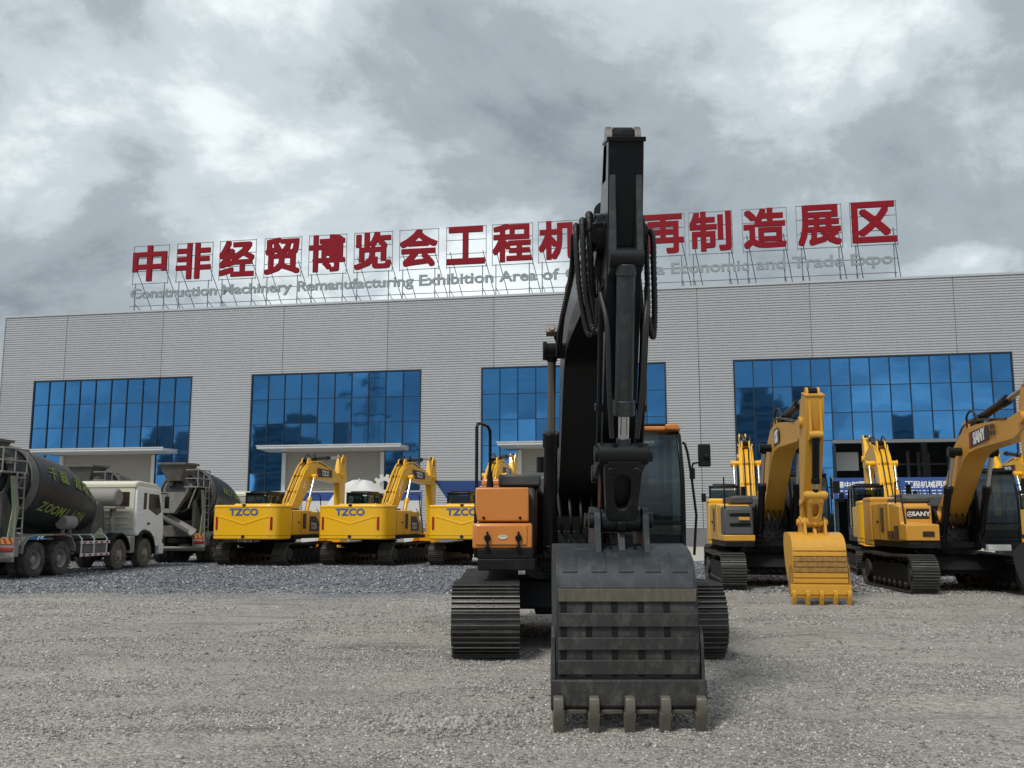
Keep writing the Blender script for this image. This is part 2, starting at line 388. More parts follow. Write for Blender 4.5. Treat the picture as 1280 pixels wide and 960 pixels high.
# ------------------------------------------------------------------ excavator
def fr2(o, a):                                     # frame in the boom plane: origin (forward, z), elevation a
    return Matrix.Translation((0, -o[0], o[1])) @ Matrix.Rotation(-a, 4, 'X')
def pol(o, a, u, w):                               # point of such a frame back in (forward, z)
    return (o[0] + u * math.cos(a) - w * math.sin(a), o[1] + u * math.sin(a) + w * math.cos(a))
SHOES = {}
def shoe_mesh(width, m):
    k = (width, m)
    if k not in SHOES:
        b = MB(); h = width / 2
        b.box((-h, -0.092, -0.012), (h, 0.094, 0.012))
        for y, t in ((-0.08, 0.034), (-0.012, 0.03), (0.056, 0.03)):
            vs = [(-h, y - 0.010, -0.012), (h, y - 0.010, -0.012), (h, y + 0.010, -0.012), (-h, y + 0.010, -0.012),
                  (-h, y - 0.006, -0.012 - t), (h, y - 0.006, -0.012 - t), (h, y + 0.006, -0.012 - t), (-h, y + 0.006, -0.012 - t)]
            b.add(vs, [(0, 1, 2, 3), (4, 7, 6, 5), (0, 4, 5, 1), (1, 5, 6, 2), (2, 6, 7, 3), (3, 7, 4, 0)])
        for x in (-0.09, 0.09):                    # bolt heads
            for y in (-0.046, 0.022):
                b.cyl((x, y, -0.012), (x, y, -0.026), 0.013, 6)
        me = b.mesh('track_shoe'); me.materials.append(M[m]); me.materials.append(M['grouser_worn']); SHOES[k] = me
        for q in (0, 1, 2): me.polygons[6 + q * 6 + 1].material_index = 1
    return SHOES[k]
def track_path(a, r, n):                           # shoe frames round a stadium; returns (forward, z, rotation)
    per = 4 * a + 2 * math.pi * r; out = []
    for i in range(n):
        s = (i + 0.35) * per / n
        if s < 2 * a: out.append((-a + s, 0.0, 0.0))
        elif s < 2 * a + math.pi * r:
            t = (s - 2 * a) / r; out.append((a + r * math.sin(t), r - r * math.cos(t), t))
        elif s < 4 * a + math.pi * r:
            q = s - 2 * a - math.pi * r; sag = -0.035 * math.sin(math.pi * q / (2 * a)) ** 2
            out.append((a - q, 2 * r + sag, math.pi))
        else:
            t = (s - 4 * a - math.pi * r) / r; out.append((-a - r * math.sin(t), r + r * math.cos(t), math.pi + t))
    return out
def undercarriage(root, phi, shoe, gauge, shoemat, single, a=1.78, r=0.40):
    X = MT(rz=phi)
    n = round((4 * a + 2 * math.pi * r) / 0.19)
    for sx in (-1, 1):
        cx = sx * gauge / 2
        b = MB()
        b.prism([(-a + 0.3, 0.34), (-a + 0.5, 0.24), (a - 0.5, 0.24), (a - 0.25, 0.34), (a - 0.25, 0.56), (a - 0.6, 0.66), (-a + 0.5, 0.66), (-a + 0.3, 0.56)], cx - 0.2, cx + 0.2)
        fr = b.build('track_frame', 'black_matte', root, 0.015, X)
        b = MB(); b.cyl((cx - 0.2, -a, 0.46), (cx + 0.2, -a, 0.46), 0.33, 24); b.cyl((cx - 0.24, -a, 0.46), (cx + 0.24, -a, 0.46), 0.12, 12)
        b.build('idler', 'track_rust', fr, 0.015)
        b = MB(); b.cyl((cx - 0.1, a, 0.46), (cx + 0.1, a, 0.46), 0.34, 21); b.cyl((cx - 0.26, a, 0.46), (cx + 0.26, a, 0.46), 0.23, 18)
        b.build('sprocket', 'track_rust', fr, 0.015)
        for k in range(7):
            y = -a + 0.5 + k * (2 * a - 0.95) / 6
            b = MB(); b.cyl((cx - 0.2, y, 0.2), (cx + 0.2, y, 0.2), 0.1, 12); b.cyl((cx - 0.225, y, 0.2), (cx + 0.225, y, 0.2), 0.05, 8)
            b.build('track_roller', 'track_rust', fr)
        for y in (-0.65, 0.65):
            b = MB(); b.cyl((cx - 0.14, y, 0.74), (cx + 0.14, y, 0.74), 0.07, 12); b.build('carrier_roller', 'track_rust', fr)
        b = MB()                                   # inner chain links
        for f, z, t in track_path(a, r, n):
            m = Matrix.Translation((cx, -f, z + 0.06)) @ Matrix.Rotation(-t, 4, 'X')
            b.box((-0.11, -0.085, 0.0), (-0.05, 0.085, 0.075), m); b.box((0.05, -0.085, 0.0), (0.11, 0.085, 0.075), m)
        ch = b.build('track_chain', 'track_rust', fr); ch['kind'] = 'stuff'
        me = shoe_mesh(shoe, shoemat)
        if single:
            for f, z, t in track_path(a, r, n):
                m = Matrix.Translation((cx + random.uniform(-.004, .004), -f, z + 0.048)) @ Matrix.Rotation(-t + random.uniform(-.012, .012), 4, 'X')
                obj('track_shoe', me, fr, m)
        else:
            b = MB(); vs = [v.co.copy() for v in me.vertices]; fs = [tuple(p.vertices) for p in me.polygons]
            for f, z, t in track_path(a, r, n):
                m = Matrix.Translation((cx, -f, z + 0.048)) @ Matrix.Rotation(-t, 4, 'X')
                b.add([m @ v for v in vs], fs)
            o = b.build('track_shoes', shoemat, fr); o['kind'] = 'stuff'
    b = MB()
    b.prism([(-0.9, 0.5), (0.9, 0.5), (0.75, 0.86), (-0.75, 0.86)], -gauge / 2 + 0.19, gauge / 2 - 0.19)
    b.box((-0.6, -0.75, 0.42), (0.6, 0.75, 0.52))
    b.build('center_frame', 'black_matte', root, 0.03, X)
    b = MB(); b.cyl((0, 0, 0.84), (0, 0, 1.03), 0.66, 36); b.cyl((0, 0, 0.9), (0, 0, 0.97), 0.72, 36)
    b.build('swing_bearing', 'steel_dark', root, 0.0, X)

def arc(c, r, a0, a1, n):
    return [(c[0] + r * math.cos(R(a0 + (a1 - a0) * i / n)), c[1] + r * math.sin(R(a0 + (a1 - a0) * i / n))) for i in range(n + 1)]

def hydraulic(root, name, p0, p1, x, body, rod, rb=0.075, rr=0.045, frac=0.58, X=None):
    """cylinder from p0 (body end) to p1 (rod end), both (forward, z) at lateral x"""
    A = Vector((x, -p0[0], p0[1])); B = Vector((x, -p1[0], p1[1])); d = (B - A)
    Lg = d.length; u = d / Lg
    b = MB(); b.cyl(A + u * 0.05, A + u * Lg * frac, rb, 18); b.cyl(A + u * Lg * (frac - 0.06), A + u * (Lg * frac + 0.03), rb * 1.22, 18)
    b.cyl(A + u * 0.05, A + u * 0.14, rb * 1.12, 18)
    b.cyl(A - Vector((rb, 0, 0)), A + Vector((rb, 0, 0)), rb * 1.05, 16)
    o = b.build(name, body, root, 0.006, X)
    b = MB(); b.cyl(A + u * (Lg * frac + 0.02), B - u * 0.06, rr, 16); b.build('piston_rod', rod, o)
    b = MB(); b.cyl(B - Vector((rb * 0.9, 0, 0)), B + Vector((rb * 0.9, 0, 0)), rb * 1.05, 16); b.cyl(B - u * 0.13, B - u * 0.04, rr * 1.3, 14)
    b.build('rod_eye', body, o, 0.006)
    return o

BK = [(0.80, -1.42), (0.815, -1.2), (0.825, -0.95), (0.825, -0.70), (0.812, -0.53), (0.775, -0.405), (0.70, -0.315), (0.585, -0.255), (0.43, -0.215), (0.22, -0.195), (0.0, -0.20), (-0.12, -0.225)]
def bucket(root, P1, g, X, m, mworn, mtooth, wtop=1.0, wbot=1.07, x0=0.0, straps=True):
    XB = X @ Matrix.Translation((x0, -P1[0], P1[1])) @ Matrix.Rotation(-g, 4, 'X')
    def wid(z): t = min(1, max(0, (z + 0.25) / -1.17)); return wtop + (wbot - wtop) * t
    n = len(BK); out = []; inn = []
    for i, (f, z) in enumerate(BK):
        a = Vector(BK[max(0, i - 1)]); c = Vector(BK[min(n - 1, i + 1)]); t = (c - a).normalized()
        nr = Vector((t[1], -t[0]))
        if nr[0] * 1 + nr[1] * 1 < 0: nr = -nr
        out.append((f, z)); inn.append((f - nr[0] * 0.028, z - nr[1] * 0.028))
    def strip(o_, i_, w0=None, k0=0, k1=n):
        b = MB(); vs = []
        for j in range(k0, k1):
            for (f, z) in (o_[j], i_[j]):
                h = (wid(o_[j][1]) if w0 is None else w0) / 2
                vs += [(-h, -f, z), (h, -f, z)]
        fs = []
        for j in range(k1 - k0 - 1):
            p = j * 4; q = p + 4
            fs += [(p, p + 1, q + 1, q), (p + 2, q + 2, q + 3, p + 3), (p, q, q + 2, p + 2), (p + 1, p + 3, q + 3, q + 1)]
        e = (k1 - k0 - 1) * 4
        fs += [(0, 2, 3, 1), (e, e + 1, e + 3, e + 2)]
        return b.add(vs, fs)
    sh = strip(out, inn).build('bucket', m, root, 0.0, XB, ang=50)
    sh.name = 'bucket'
    side = out[:] + [(-0.16, -0.36), (-0.13, -0.55), (0.02, -0.86), (0.3, -1.18), (0.6, -1.4), (0.72, -1.47)]
    for sx in (-1, 1):
        b = MB(); k = len(side); vs = []
        for dx in (0.0, 0.03):
            for f, z in side: vs.append((sx * (wid(z) / 2 - 0.012 + dx), -f * 0.995, z))
        fs = [tuple(range(k)), tuple(range(2 * k - 1, k - 1, -1))] + [(i, i + k, (i + 1) % k + k, (i + 1) % k) for i in range(k)]
        if sx < 0: fs = [q[::-1] for q in fs]
        b.add(vs, fs).build('side_plate', m, sh)
        b = MB(); b.prism([(0.74, -0.82), (0.82, -0.9), (0.86, -1.36), (0.76, -1.47), (0.52, -1.40), (0.48, -1.25)], sx * (wbot / 2 + 0.02), sx * (wbot / 2 + 0.045)); b.build('side_cutter', mworn, sh, 0.004)
    def at(z):                                     # forward of the outer shell at height z on the flat part
        for (f0, z0), (f1, z1) in zip(BK, BK[1:]):
            if z0 <= z <= z1: return f0 + (f1 - f0) * (z - z0) / (z1 - z0)
        return BK[0][0]
    def plate(z0, z1, x0_, x1_, th, mm, nm, taper=True):
        b = MB(); f0, f1 = at(z0), at(z1)
        b.prism([(f0 - 0.005, z0), (f1 - 0.005, z1), (f1 + th, z1 - 0.004), (f0 + th, z0 + 0.004)], x0_, x1_)
        return b.build(nm, mm, sh, 0.004)
    if straps:
        for k in range(5):
            xx = (-0.47, -0.285, -0.095, 0.10, 0.29)[k] * wtop
            b = MB()
            pts = [(f + 0.012, z) for f, z in BK[1:7]] + [(f - 0.004, z) for f, z in BK[1:7]][::-1]
            b.prism(pts, xx - 0.024, xx + 0.024); b.build('wear_strap', 'black_matte' if straps == 1 else m, sh, 0.003)
        bands = [(-0.635, -0.53), (-0.825, -0.715), (-1.0, -0.90), (-1.185, -1.07)] if straps == 1 else [(-1.19 + 0.105 * q, -1.19 + 0.105 * q + 0.085) for q in range(7)][::-1]
        for i, (z0, z1) in enumerate(bands):
            h = wid(z0) / 2 + 0.004
            plate(z0, z1, -h, h, 0.03, ('bucket_dusty' if i == 0 and m == 'bucket_black' else mworn) if (straps == 1 or i in (2, 3, 4)) else m, 'wear_plate')
        pts = [(f + 0.014, z) for f, z in BK[4:8]] + [(f - 0.004, z) for f, z in BK[4:8]][::-1]
        if straps == 1:
            b = MB(); b.prism(pts, -wid(-0.4) / 2, wid(-0.4) / 2); b.build('top_plate', m, sh, 0.003)
            for k in range(5):
                xx = (-0.42, -0.2, 0.0, 0.2, 0.4)[k] * wtop
                b = MB(); b.prism([(f + 0.022, z) for f, z in BK[5:8]] + [(f + 0.008, z) for f, z in BK[5:8]][::-1], xx - 0.06, xx + 0.06); b.build('weld_patch', m, sh, 0.003)
            for xx in (-0.09, 0.11):
                b = MB(); b.cyl((xx, -0.50, -0.226), (xx, -0.504, -0.215), 0.016, 10); b.build('drain_hole', 'black_matte', sh)
    if straps == 1:
        b = MB(); b.prism([(f + 0.005, z) for f, z in BK[1:6]] + [(f - 0.004, z) for f, z in BK[1:6]][::-1], -wtop * 0.49, wtop * 0.49); b.build('wear_liner', mworn, sh)
    h = wbot / 2 + 0.055
    b = MB(); b.prism([(0.835, -1.215), (0.858, -1.225), (0.858, -1.41), (0.82, -1.45), (0.78, -1.45), (0.79, -1.24)], -h, h)
    b.build('cutting_edge', mworn if straps == 1 else m, sh, 0.005)
    for k in range(5):
        x = (-1 + k / 2) * (h - 0.055)
        b = MB(); b.prism([(0.86, -1.33), (0.925, -1.345), (0.94, -1.42), (0.905, -1.50), (0.79, -1.50), (0.77, -1.43), (0.86, -1.43)], x - 0.038, x + 0.038)
        tt = b.build('tooth_adapter', mtooth, sh, 0.008)
        b = MB()
        b.add([(x - 0.046, -0.775, -1.455), (x + 0.046, -0.775, -1.455), (x + 0.046, -0.925, -1.455), (x - 0.046, -0.925, -1.455),
               (x - 0.034 + random.uniform(-.004, .004), -0.80, -1.66), (x + 0.034, -0.80, -1.66), (x + 0.034, -0.83, -1.66), (x - 0.034, -0.83, -1.66)],
              [(0, 1, 2, 3), (7, 6, 5, 4), (0, 4, 5, 1), (1, 5, 6, 2), (2, 6, 7, 3), (3, 7, 4, 0)])
        b.build('tooth_tip', mtooth, tt, 0.008)
    for k in range(4):                             # lip protectors between the teeth
        x = (-0.75 + k / 2) * (h - 0.055)
        b = MB(); b.prism([(0.80, -1.45), (0.85, -1.44), (0.84, -1.475), (0.81, -1.48)], x - 0.085, x + 0.085); b.build('lip_shroud', mtooth, sh, 0.006)
    for sx in (-1, 1):                             # hinge ears
        b = MB()
        b.prism([(-0.13, -0.26), (-0.11, 0.02)] + arc((0, 0), 0.12, 170, 60, 5) + [(0.24, 0.02)] + arc((0.44, 0.0), 0.105, 130, 0, 5) + [(0.55, -0.1), (0.62, -0.30), (0.5, -0.25), (0.2, -0.19)], sx * 0.198 - 0.025, sx * 0.198 + 0.025)
        b.build('hinge_ear', m, sh, 0.006)
        for c in ((0, 0), (0.44, 0.0)):
            b = MB(); b.cyl((sx * 0.15, -c[0], c[1]), (sx * 0.265, -c[0], c[1]), 0.066, 16); b.build('pin_boss', 'steel_dark' if m == 'bucket_black' else m, sh, 0.006)
    b = MB(); b.prism([(0.3, -0.20), (0.36, -0.11), (0.48, -0.10), (0.55, -0.26)], -0.03, 0.03); b.build('lifting_eye', m, sh, 0.006)
    return XB

def excavator(name, label, group, pos, phi, beta, alpha, gamma, body, boom_m, arm_m, bk=('bucket_black', 'bucket_worn', 'tooth_steel'), phi_t=0.0,
              cyl='black', L=5.9, La=2.75, shoe=0.6, gauge=2.39, shoemat='track_steel', single=True, straps=1, cw=None, style='main', foot=(0.45, 1.9), bucket_w=(1.06, 1.09), bend=1.0, back=0.82):
    root = thing(name, label, 'excavator', (pos[0], pos[1], -0.02), phi, group)
    undercarriage(root, phi_t, shoe, gauge, shoemat, single)
    I = Matrix.Identity(4)
    rear_view = style in ('tz', 'tzlike')
    # --- revolving frame
    b = MB()
    b.plan([(-1.32, 1.72), (-0.62, 1.72), (-0.55, 1.05), (0.32, 1.05), (0.36, 1.45), (1.26, 1.45), (1.32, 1.2), (1.32, -2.2), (0.9, -2.55), (-0.9, -2.55), (-1.32, -2.2)], 1.03, 1.17)
    b.box((-0.5, -1.0, 0.98), (0.5, 1.6, 1.08))
    b.build('platform', 'black_matte', root, 0.015)
    # --- counterweight
    b = MB(); pl = [(-1.38, -1.62), (-1.38, -2.45), (-1.33, -2.64), (-1.22, -2.74), (-0.9, -2.8), (0.9, -2.8), (1.22, -2.74), (1.33, -2.64), (1.38, -2.45), (1.38, -1.62)]
    b.plan(pl, 1.02, 2.3)
    cwo = b.build('counterweight', cw or body, root, 0.045, seg=3)
    for z_ in (1.16, 2.2):
        b = MB(); b.plan([(x_ * 1.003, f_ - (0.004 if f_ < -1.7 else 0)) for x_, f_ in pl], z_ - 0.006, z_ + 0.006); b.build('seam', 'decal_dark', cwo)
    if style == 'tz':
        b = MB(); b.front([(-1.0, 1.9), (0.0, 1.62), (1.0, 1.9), (1.0, 1.84), (0.0, 1.56), (-1.0, 1.84)], 2.79, 2.815); b.build('chevron_rib', cw or body, cwo, 0.006)
        for sx in (-1, 1):
            b = MB(); b.box((sx * 1.13 - 0.045, 2.70, 1.38), (sx * 1.13 + 0.045, 2.785, 1.86)); b.build('tail_lamp', 'red_lamp', cwo, 0.01)
        o = obj('lettering', TXT['TZCO'], cwo, MT(0.0, 2.812, 2.04, rz=math.pi)); o['label'] = 'blue letters TZCO'
        b = MB(); b.box((-1.12, 2.70, 1.12), (-0.85, 2.775, 1.2)); b.build('warning_plate', 'yellow_cat', cwo)
    if style == 'tz':                              # lifting eyes, rear camera, door seams and handles of the tail
        for x_ in (-0.7, 0.7):
            b = MB(); b.prism([(-2.2, 2.29), (-2.05, 2.38), (-1.9, 2.29)], x_ - 0.03, x_ + 0.03); b.build('lifting_eye', body, cwo, 0.01)
        b = MB(); b.box((-0.06, 2.74, 2.26), (0.06, 2.84, 2.33)); b.build('rear_camera', 'black', cwo, 0.01)
        b = MB(); b.cyl((0, 2.79, 1.12), (0, 2.815, 1.12), 0.07, 14); b.build('tow_socket', 'decal_dark', cwo)
    if style == 'tzlike':
        for sx in (-1, 1):
            b = MB(); b.box((sx * 1.2 - 0.04, 2.58, 1.4), (sx * 1.2 + 0.04, 2.72, 1.7)); b.build('tail_lamp', 'red_lamp', cwo, 0.01)
    # --- right-hand bodywork (negative x)
    b = MB(); b.box((-1.36, -0.15, 1.17), (-0.55, 1.6, 2.12))
    sd_ = b.build('side_cover', body, root, 0.03)
    b = MB(); b.box((-0.545, 0.75, 1.17), (0.41, 1.62, 2.05)); b.build('engine_bay', 'black_matte', root, 0.02)
    b = MB(); b.box((-1.375, 0.35, 1.4), (-1.355, 0.62, 2.0)); b.build('vent_grille', 'decal_dark', sd_)
    for k in range(6):
        b = MB(); b.box((-1.385, 0.37, 1.46 + k * 0.085), (-1.372, 0.60, 1.48 + k * 0.085)); b.build('louvre', 'grey_plastic', sd_)
    for y_ in (0.02, 0.78, 1.52):                  # door gaps along the side
        b = MB(); b.box((-1.366, y_ - 0.008, 1.22), (-1.352, y_ + 0.008, 2.08)); b.build('door_gap', 'decal_dark', sd_)
    b = MB(); b.box((-1.385, 0.9, 1.62), (-1.355, 1.02, 1.68)); b.build('door_latch', 'black', sd_, 0.006)
    b = MB(); b.prism([(-0.1, 1.17), (1.0, 1.17), (1.0, 1.95), (0.85, 2.08), (-0.1, 2.1)], -1.34, -0.6)
    tank = b.build('fuel_tank', 'grey_plastic' if style == 'main' else body, root, 0.04)
    if style == 'tz':
        b = MB(); b.prism([(0.0, 1.32), (0.88, 1.32), (0.88, 1.6), (0.55, 1.9), (0.0, 1.9)], -1.362, -1.337); b.build('decal_plate', 'decal_dark', tank)
        o = obj('lettering', TXT['TZ225'], tank, MT(-1.368, -0.36, 1.52, rz=-math.pi / 2)); o['label'] = 'white letters TZ225'
        b = MB(); b.box((-1.0, 0.2, 2.14), (-0.78, 0.9, 2.2)); b.build('intake_scoop', 'black', sd_, 0.03)
        b = MB(); b.box((-1.39, -0.9, 1.05), (-1.2, 1.4, 1.16)); b.build('sill', 'black_matte', sd_, 0.02)
    # --- tool box at the front
    if style == 'main':
        b = MB(); b.prism([(1.0, 1.62), (1.62, 1.62), (1.60, 2.04), (1.0, 2.06)], -1.355, -0.69); up = b.build('tool_box', body, root, 0.022, seg=3)
        b = MB(); b.prism([(1.0, 1.29), (1.70, 1.29), (1.68, 1.6), (1.0, 1.6)], -1.385, -0.65); lo = b.build('battery_box', body, root, 0.03, seg=3)
        b = MB(); b.prism([(1.69, 1.335), (1.715, 1.335), (1.70, 1.575), (1.676, 1.575)], -1.345, -0.715); dr = b.build('box_door', body, lo, 0.018, seg=3)
        for x in (-1.2, -0.82):
            b = MB(); b.cyl((x, -1.72, 1.42), (x, -1.745, 1.42), 0.045, 6); b.box((x - 0.012, -1.748, 1.32), (x + 0.012, -1.72, 1.5)); b.cyl((x, -1.735, 1.30), (x, -1.75, 1.30), 0.032, 10); b.build('latch', 'black', dr, 0.003)
        b = MB(); b.lathe([(0, 0.058), (0.012, 0.058), (0.014, 0.045), (0.008, 0.04)], MT(-1.01, -1.708, 1.43, rz=-math.pi / 2) @ Matrix.Diagonal((1, 1, 0.45, 1)), 18); b.build('door_handle', 'cab_cream', dr)
        for x in (-1.25, -0.80):
            b = MB(); b.cyl((x, -1.615, 1.665), (x, -1.64, 1.665), 0.018, 8); b.build('bolt', 'black', up)
        b = MB(); b.box((-1.33, -1.71, 1.17), (-0.64, 0.0, 1.288)); b.build('box_step', 'black_matte', lo, 0.01)
        b = MB(); b.tube([(-1.35, -1.60, 1.18), (-1.35, -1.62, 1.6), (-1.345, -1.5, 2.1), (-1.345, -1.5, 2.80), (-1.335, -1.48, 2.845), (-1.30, -1.40, 2.86), (-1.22, -1.2, 2.85), (-1.19, -1.12, 2.80), (-1.185, -1.1, 2.72), (-1.185, -1.1, 2.0)], 0.021, 10); b.build('handrail', 'black', root)
        b = MB(); b.cyl((-1.185, -1.1, 2.05), (-1.185, -1.1, 2.25), 0.05, 10, 0.03); b.build('rail_bracket', 'black_matte', root)
        b = MB(); b.box((-1.08, -0.9, 2.08), (-0.52, 1.2, 2.24)); b.build('tank_step', 'grey_plastic', root, 0.03)
    elif style == 'cat':
        b = MB(); b.prism([(0.9, 1.3), (1.68, 1.3), (1.6, 2.0), (0.9, 2.05)], -1.34, -0.62); up = b.build('tool_box', 'grey_plastic', root, 0.06, seg=3)
        b = MB(); b.box((-1.36, -1.70, 1.17), (-0.6, -0.4, 1.32)); b.build('box_step', body, root, 0.02)
        b = MB(); b.box((-1.2, -1.69, 1.55), (-0.7, -1.64, 1.62)); b.box((-1.2, -1.66, 1.8), (-0.7, -1.62, 1.86)); b.build('step_bar', 'black', up, 0.01)
        b = MB(); b.box((-0.98, -1.685, 1.68), (-0.72, -1.655, 1.76)); b.build('box_stripe', body, up, 0.006)
        b = MB(); b.tube([(-1.3, -1.55, 1.3), (-1.3, -1.6, 2.3), (-1.3, -1.5, 2.75)], 0.018, 8); b.build('handrail', 'black', root)
        b = MB(); b.box((-1.05, -0.8, 2.1), (-0.5, 1.2, 2.3)); b.build('tank_step', 'grey_plastic', root, 0.04)
    elif style == 'sany':
        b = MB(); b.prism([(0.6, 1.2), (1.72, 1.2), (1.72, 1.58), (1.2, 1.6), (1.16, 2.02), (0.6, 2.04)], -1.36, -0.62); up = b.build('tool_box', body, root, 0.03, seg=3)
        b = MB(); b.box((-1.2, -1.19, 1.68), (-0.68, -1.165, 1.95)); b.build('name_plate', 'decal_dark', up)
        o = obj('lettering', TXT['sany_small'], up, MT(-0.86, -1.195, 1.83, 0)); o['label'] = 'white letters SANY'
        b = MB(); b.cyl((-1.12, -1.192, 1.82), (-1.12, -1.198, 1.82), 0.065, 18); em = b.build('emblem', 'white_paint', up)
        b = MB(); b.cyl((-1.12, -1.198, 1.82), (-1.12, -1.2, 1.82), 0.052, 18); b.build('emblem_ground', 'decal_dark', em)
        b = MB()
        for a in (90, 210, 330):
            m = Matrix.Translation((-1.12, -1.202, 1.82)) @ Matrix.Rotation(R(-a), 4, 'Y'); b.box((0, -0.001, -0.01), (0.052, 0.001, 0.01), m)
        b.build('emblem_star', 'white_paint', em)
        b = MB(); b.box((-1.0, -1.735, 1.30), (-0.74, -1.715, 1.42)); b.build('warning_plate', 'decal_dark', up)
        b = MB(); b.box((-1.385, -0.55, 1.24), (-1.36, -0.1, 1.42)); b.box((-1.385, -1.05, 1.22), (-1.36, -0.7, 1.55)); b.build('warning_plate', 'decal_dark', up)
        b = MB(); b.tube([(-1.3, -1.6, 1.2), (-1.32, -1.5, 1.65), (-1.3, -1.1, 2.5), (-1.28, -0.95, 2.62), (-1.26, -0.55, 2.6), (-1.26, -0.5, 2.05)], 0.02, 8); b.build('handrail', 'black', root)
        b = MB(); b.box((-1.05, -0.7, 2.1), (-0.5, 1.2, 2.24)); b.build('tank_step', 'grey_plastic', root, 0.04)
        b = MB(); b.box((0.45, -1.62, 0.98), (0.95, -1.3, 1.12)); b.build('cab_step', 'white_paint', root, 0.015)
    else:
        b = MB(); b.prism([(0.95, 1.2), (1.55, 1.2), (1.4, 1.55), (1.05, 1.85), (0.95, 1.85)], -1.3, -0.7); b.build('tool_box', body, root, 0.03)
        b = MB(); b.tube([(-1.3, -1.5, 1.2), (-1.32, -1.35, 1.7), (-1.32, -1.1, 2.1), (-1.3, -1.0, 2.75), (-1.25, -0.7, 2.8), (-1.2, -0.4, 2.78)], 0.022, 8)
        b.tube([(-1.31, -1.2, 1.9), (-1.3, -0.7, 2.2)], 0.018, 6); b.build('handrail', 'black', root)
    # --- engine hood, exhaust
    b = MB(); b.prism([(-0.75, 2.02), (-0.8, 2.3), (-0.95, 2.36), (-2.1, 2.36), (-2.3, 2.25), (-2.3, 2.02)], -0.75, 0.8)
    hood = b.build('engine_hood', 'grey_plastic' if not rear_view else body, root, 0.04)
    b = MB(); b.cyl((-0.45, 1.35, 2.3), (-0.45, 1.35, 2.62), 0.07, 14); b.build('exhaust_pipe', 'black', hood)
    b = MB(); b.box((0.42, 0.5, 1.17), (1.36, 1.6, 2.14)); b.build('air_cleaner_cover', body, root, 0.03)
    # --- cab (positive x)
    cx0, cx1, cf0, cf1, cz0, cz1 = 0.34, 1.30, -0.42, 1.36, 1.17, 2.86
    b = MB(); t = 0.06
    prof = [(cf0, cz0), (cf1 - 0.06, cz0), (cf1, 1.62), (cf1 - 0.02, 2.2), (cf1 - 0.22, 2.74), (cf1 - 0.34, cz1 - 0.06), (cf0 + 0.05, cz1 - 0.06), (cf0, 2.75)]
    for x0, x1 in ((cx0, cx0 + t), (cx1 - t, cx1)):
        for (p, q) in zip(prof, prof[1:] + prof[:1]):
            d = Vector((q[0] - p[0], q[1] - p[1])); Ld = d.length; d /= Ld; nn = Vector((-d[1], d[0])) * 0.075
            b.prism([p, q, (q[0] + nn[0], q[1] + nn[1]), (p[0] + nn[0], p[1] + nn[1])], x0, x1)
        b.prism([(0.28, cz0), (0.40, cz0), (0.40, 2.76), (0.28, 2.76)], x0 + .004, x1 - .004)
        b.box((x0 + .002, -cf1 + 0.02, cz0), (x1 - .002, -cf0, 1.5))
    b.box((cx0, -cf1 + 0.05, cz0), (cx1, -cf0, cz0 + 0.12)); b.box((cx0, -cf0 - 0.06, cz0), (cx1, -cf0, 1.75))
    b.box((cx0 + t, -cf1 + 0.045, cz0 + 0.1), (cx1 - t, -cf1 + 0.1, cz0 + 0.32))
    b.box((cx0 + t, -cf1 + 0.0, 1.58), (cx1 - t, -cf1 + 0.05, 1.64))
    cab = b.build('cab', 'black', root, 0.014)
    b = MB(); b.box((cx0 - 0.01, -cf1 + 0.28, cz1 - 0.07), (cx1 + 0.01, -cf0 + 0.01, cz1)); rf = b.build('cab_roof', 'orange' if style == 'main' else 'black', cab, 0.03, seg=3)
    b = MB(); b.box((cx0 + 0.1, -cf1 + 0.42, cz1), (cx1 - 0.12, -cf0 - 0.15, cz1 + 0.05)); b.build('roof_hatch', 'black_matte', rf, 0.02)
    if style == 'main':
        b = MB(); b.box((cx1 - 0.2, -cf1 + 0.2, cz1 - 0.06), (cx1 - 0.03, -cf1 + 0.30, cz1 + 0.02)); b.build('lamp_bracket', 'orange', rf, 0.02)
    # panes
    b = MB(); b.add([(cx0 + t, -cf1 + 0.012, 1.63), (cx1 - t, -cf1 + 0.012, 1.63), (cx1 - t, -(cf1 - 0.03), 2.2), (cx0 + t, -(cf1 - 0.03), 2.2), (cx1 - t, -(cf1 - 0.235), 2.74), (cx0 + t, -(cf1 - 0.235), 2.74)], [(0, 1, 2, 3), (3, 2, 4, 5)])
    b.build('windshield', 'cab_glass', cab)
    b = MB(); b.add([(cx0 + t, -cf1 + 0.035, 1.45), (cx1 - t, -cf1 + 0.035, 1.45), (cx1 - t, -cf1 + 0.02, 1.6), (cx0 + t, -cf1 + 0.02, 1.6)], [(0, 1, 2, 3)]); b.build('lower_windshield', 'cab_glass', cab)
    for x in (cx0 + 0.03, cx1 - 0.03):
        b = MB(); b.add([(x, -0.4, 1.5), (x, -cf1 + 0.06, 1.5), (x, -cf1 + 0.09, 2.2), (x, -cf1 + 0.29, 2.72), (x, -0.4, 2.74)], [(0, 1, 2, 3, 4)]); b.build('side_window', 'cab_glass', cab)
        b = MB(); b.add([(x, -cf0 - 0.06, 1.5), (x, -0.28, 1.5), (x, -0.28, 2.74), (x, -cf0 - 0.09, 2.74)], [(0, 1, 2, 3)]); b.build('side_window', 'cab_glass', cab)
    b = MB(); b.add([(cx0 + t, -cf0 - 0.02, 1.75), (cx1 - t, -cf0 - 0.02, 1.75), (cx1 - t, -cf0 - 0.04, 2.72), (cx0 + t, -cf0 - 0.04, 2.72)], [(0, 1, 2, 3)]); b.build('rear_window', 'cab_glass', cab)
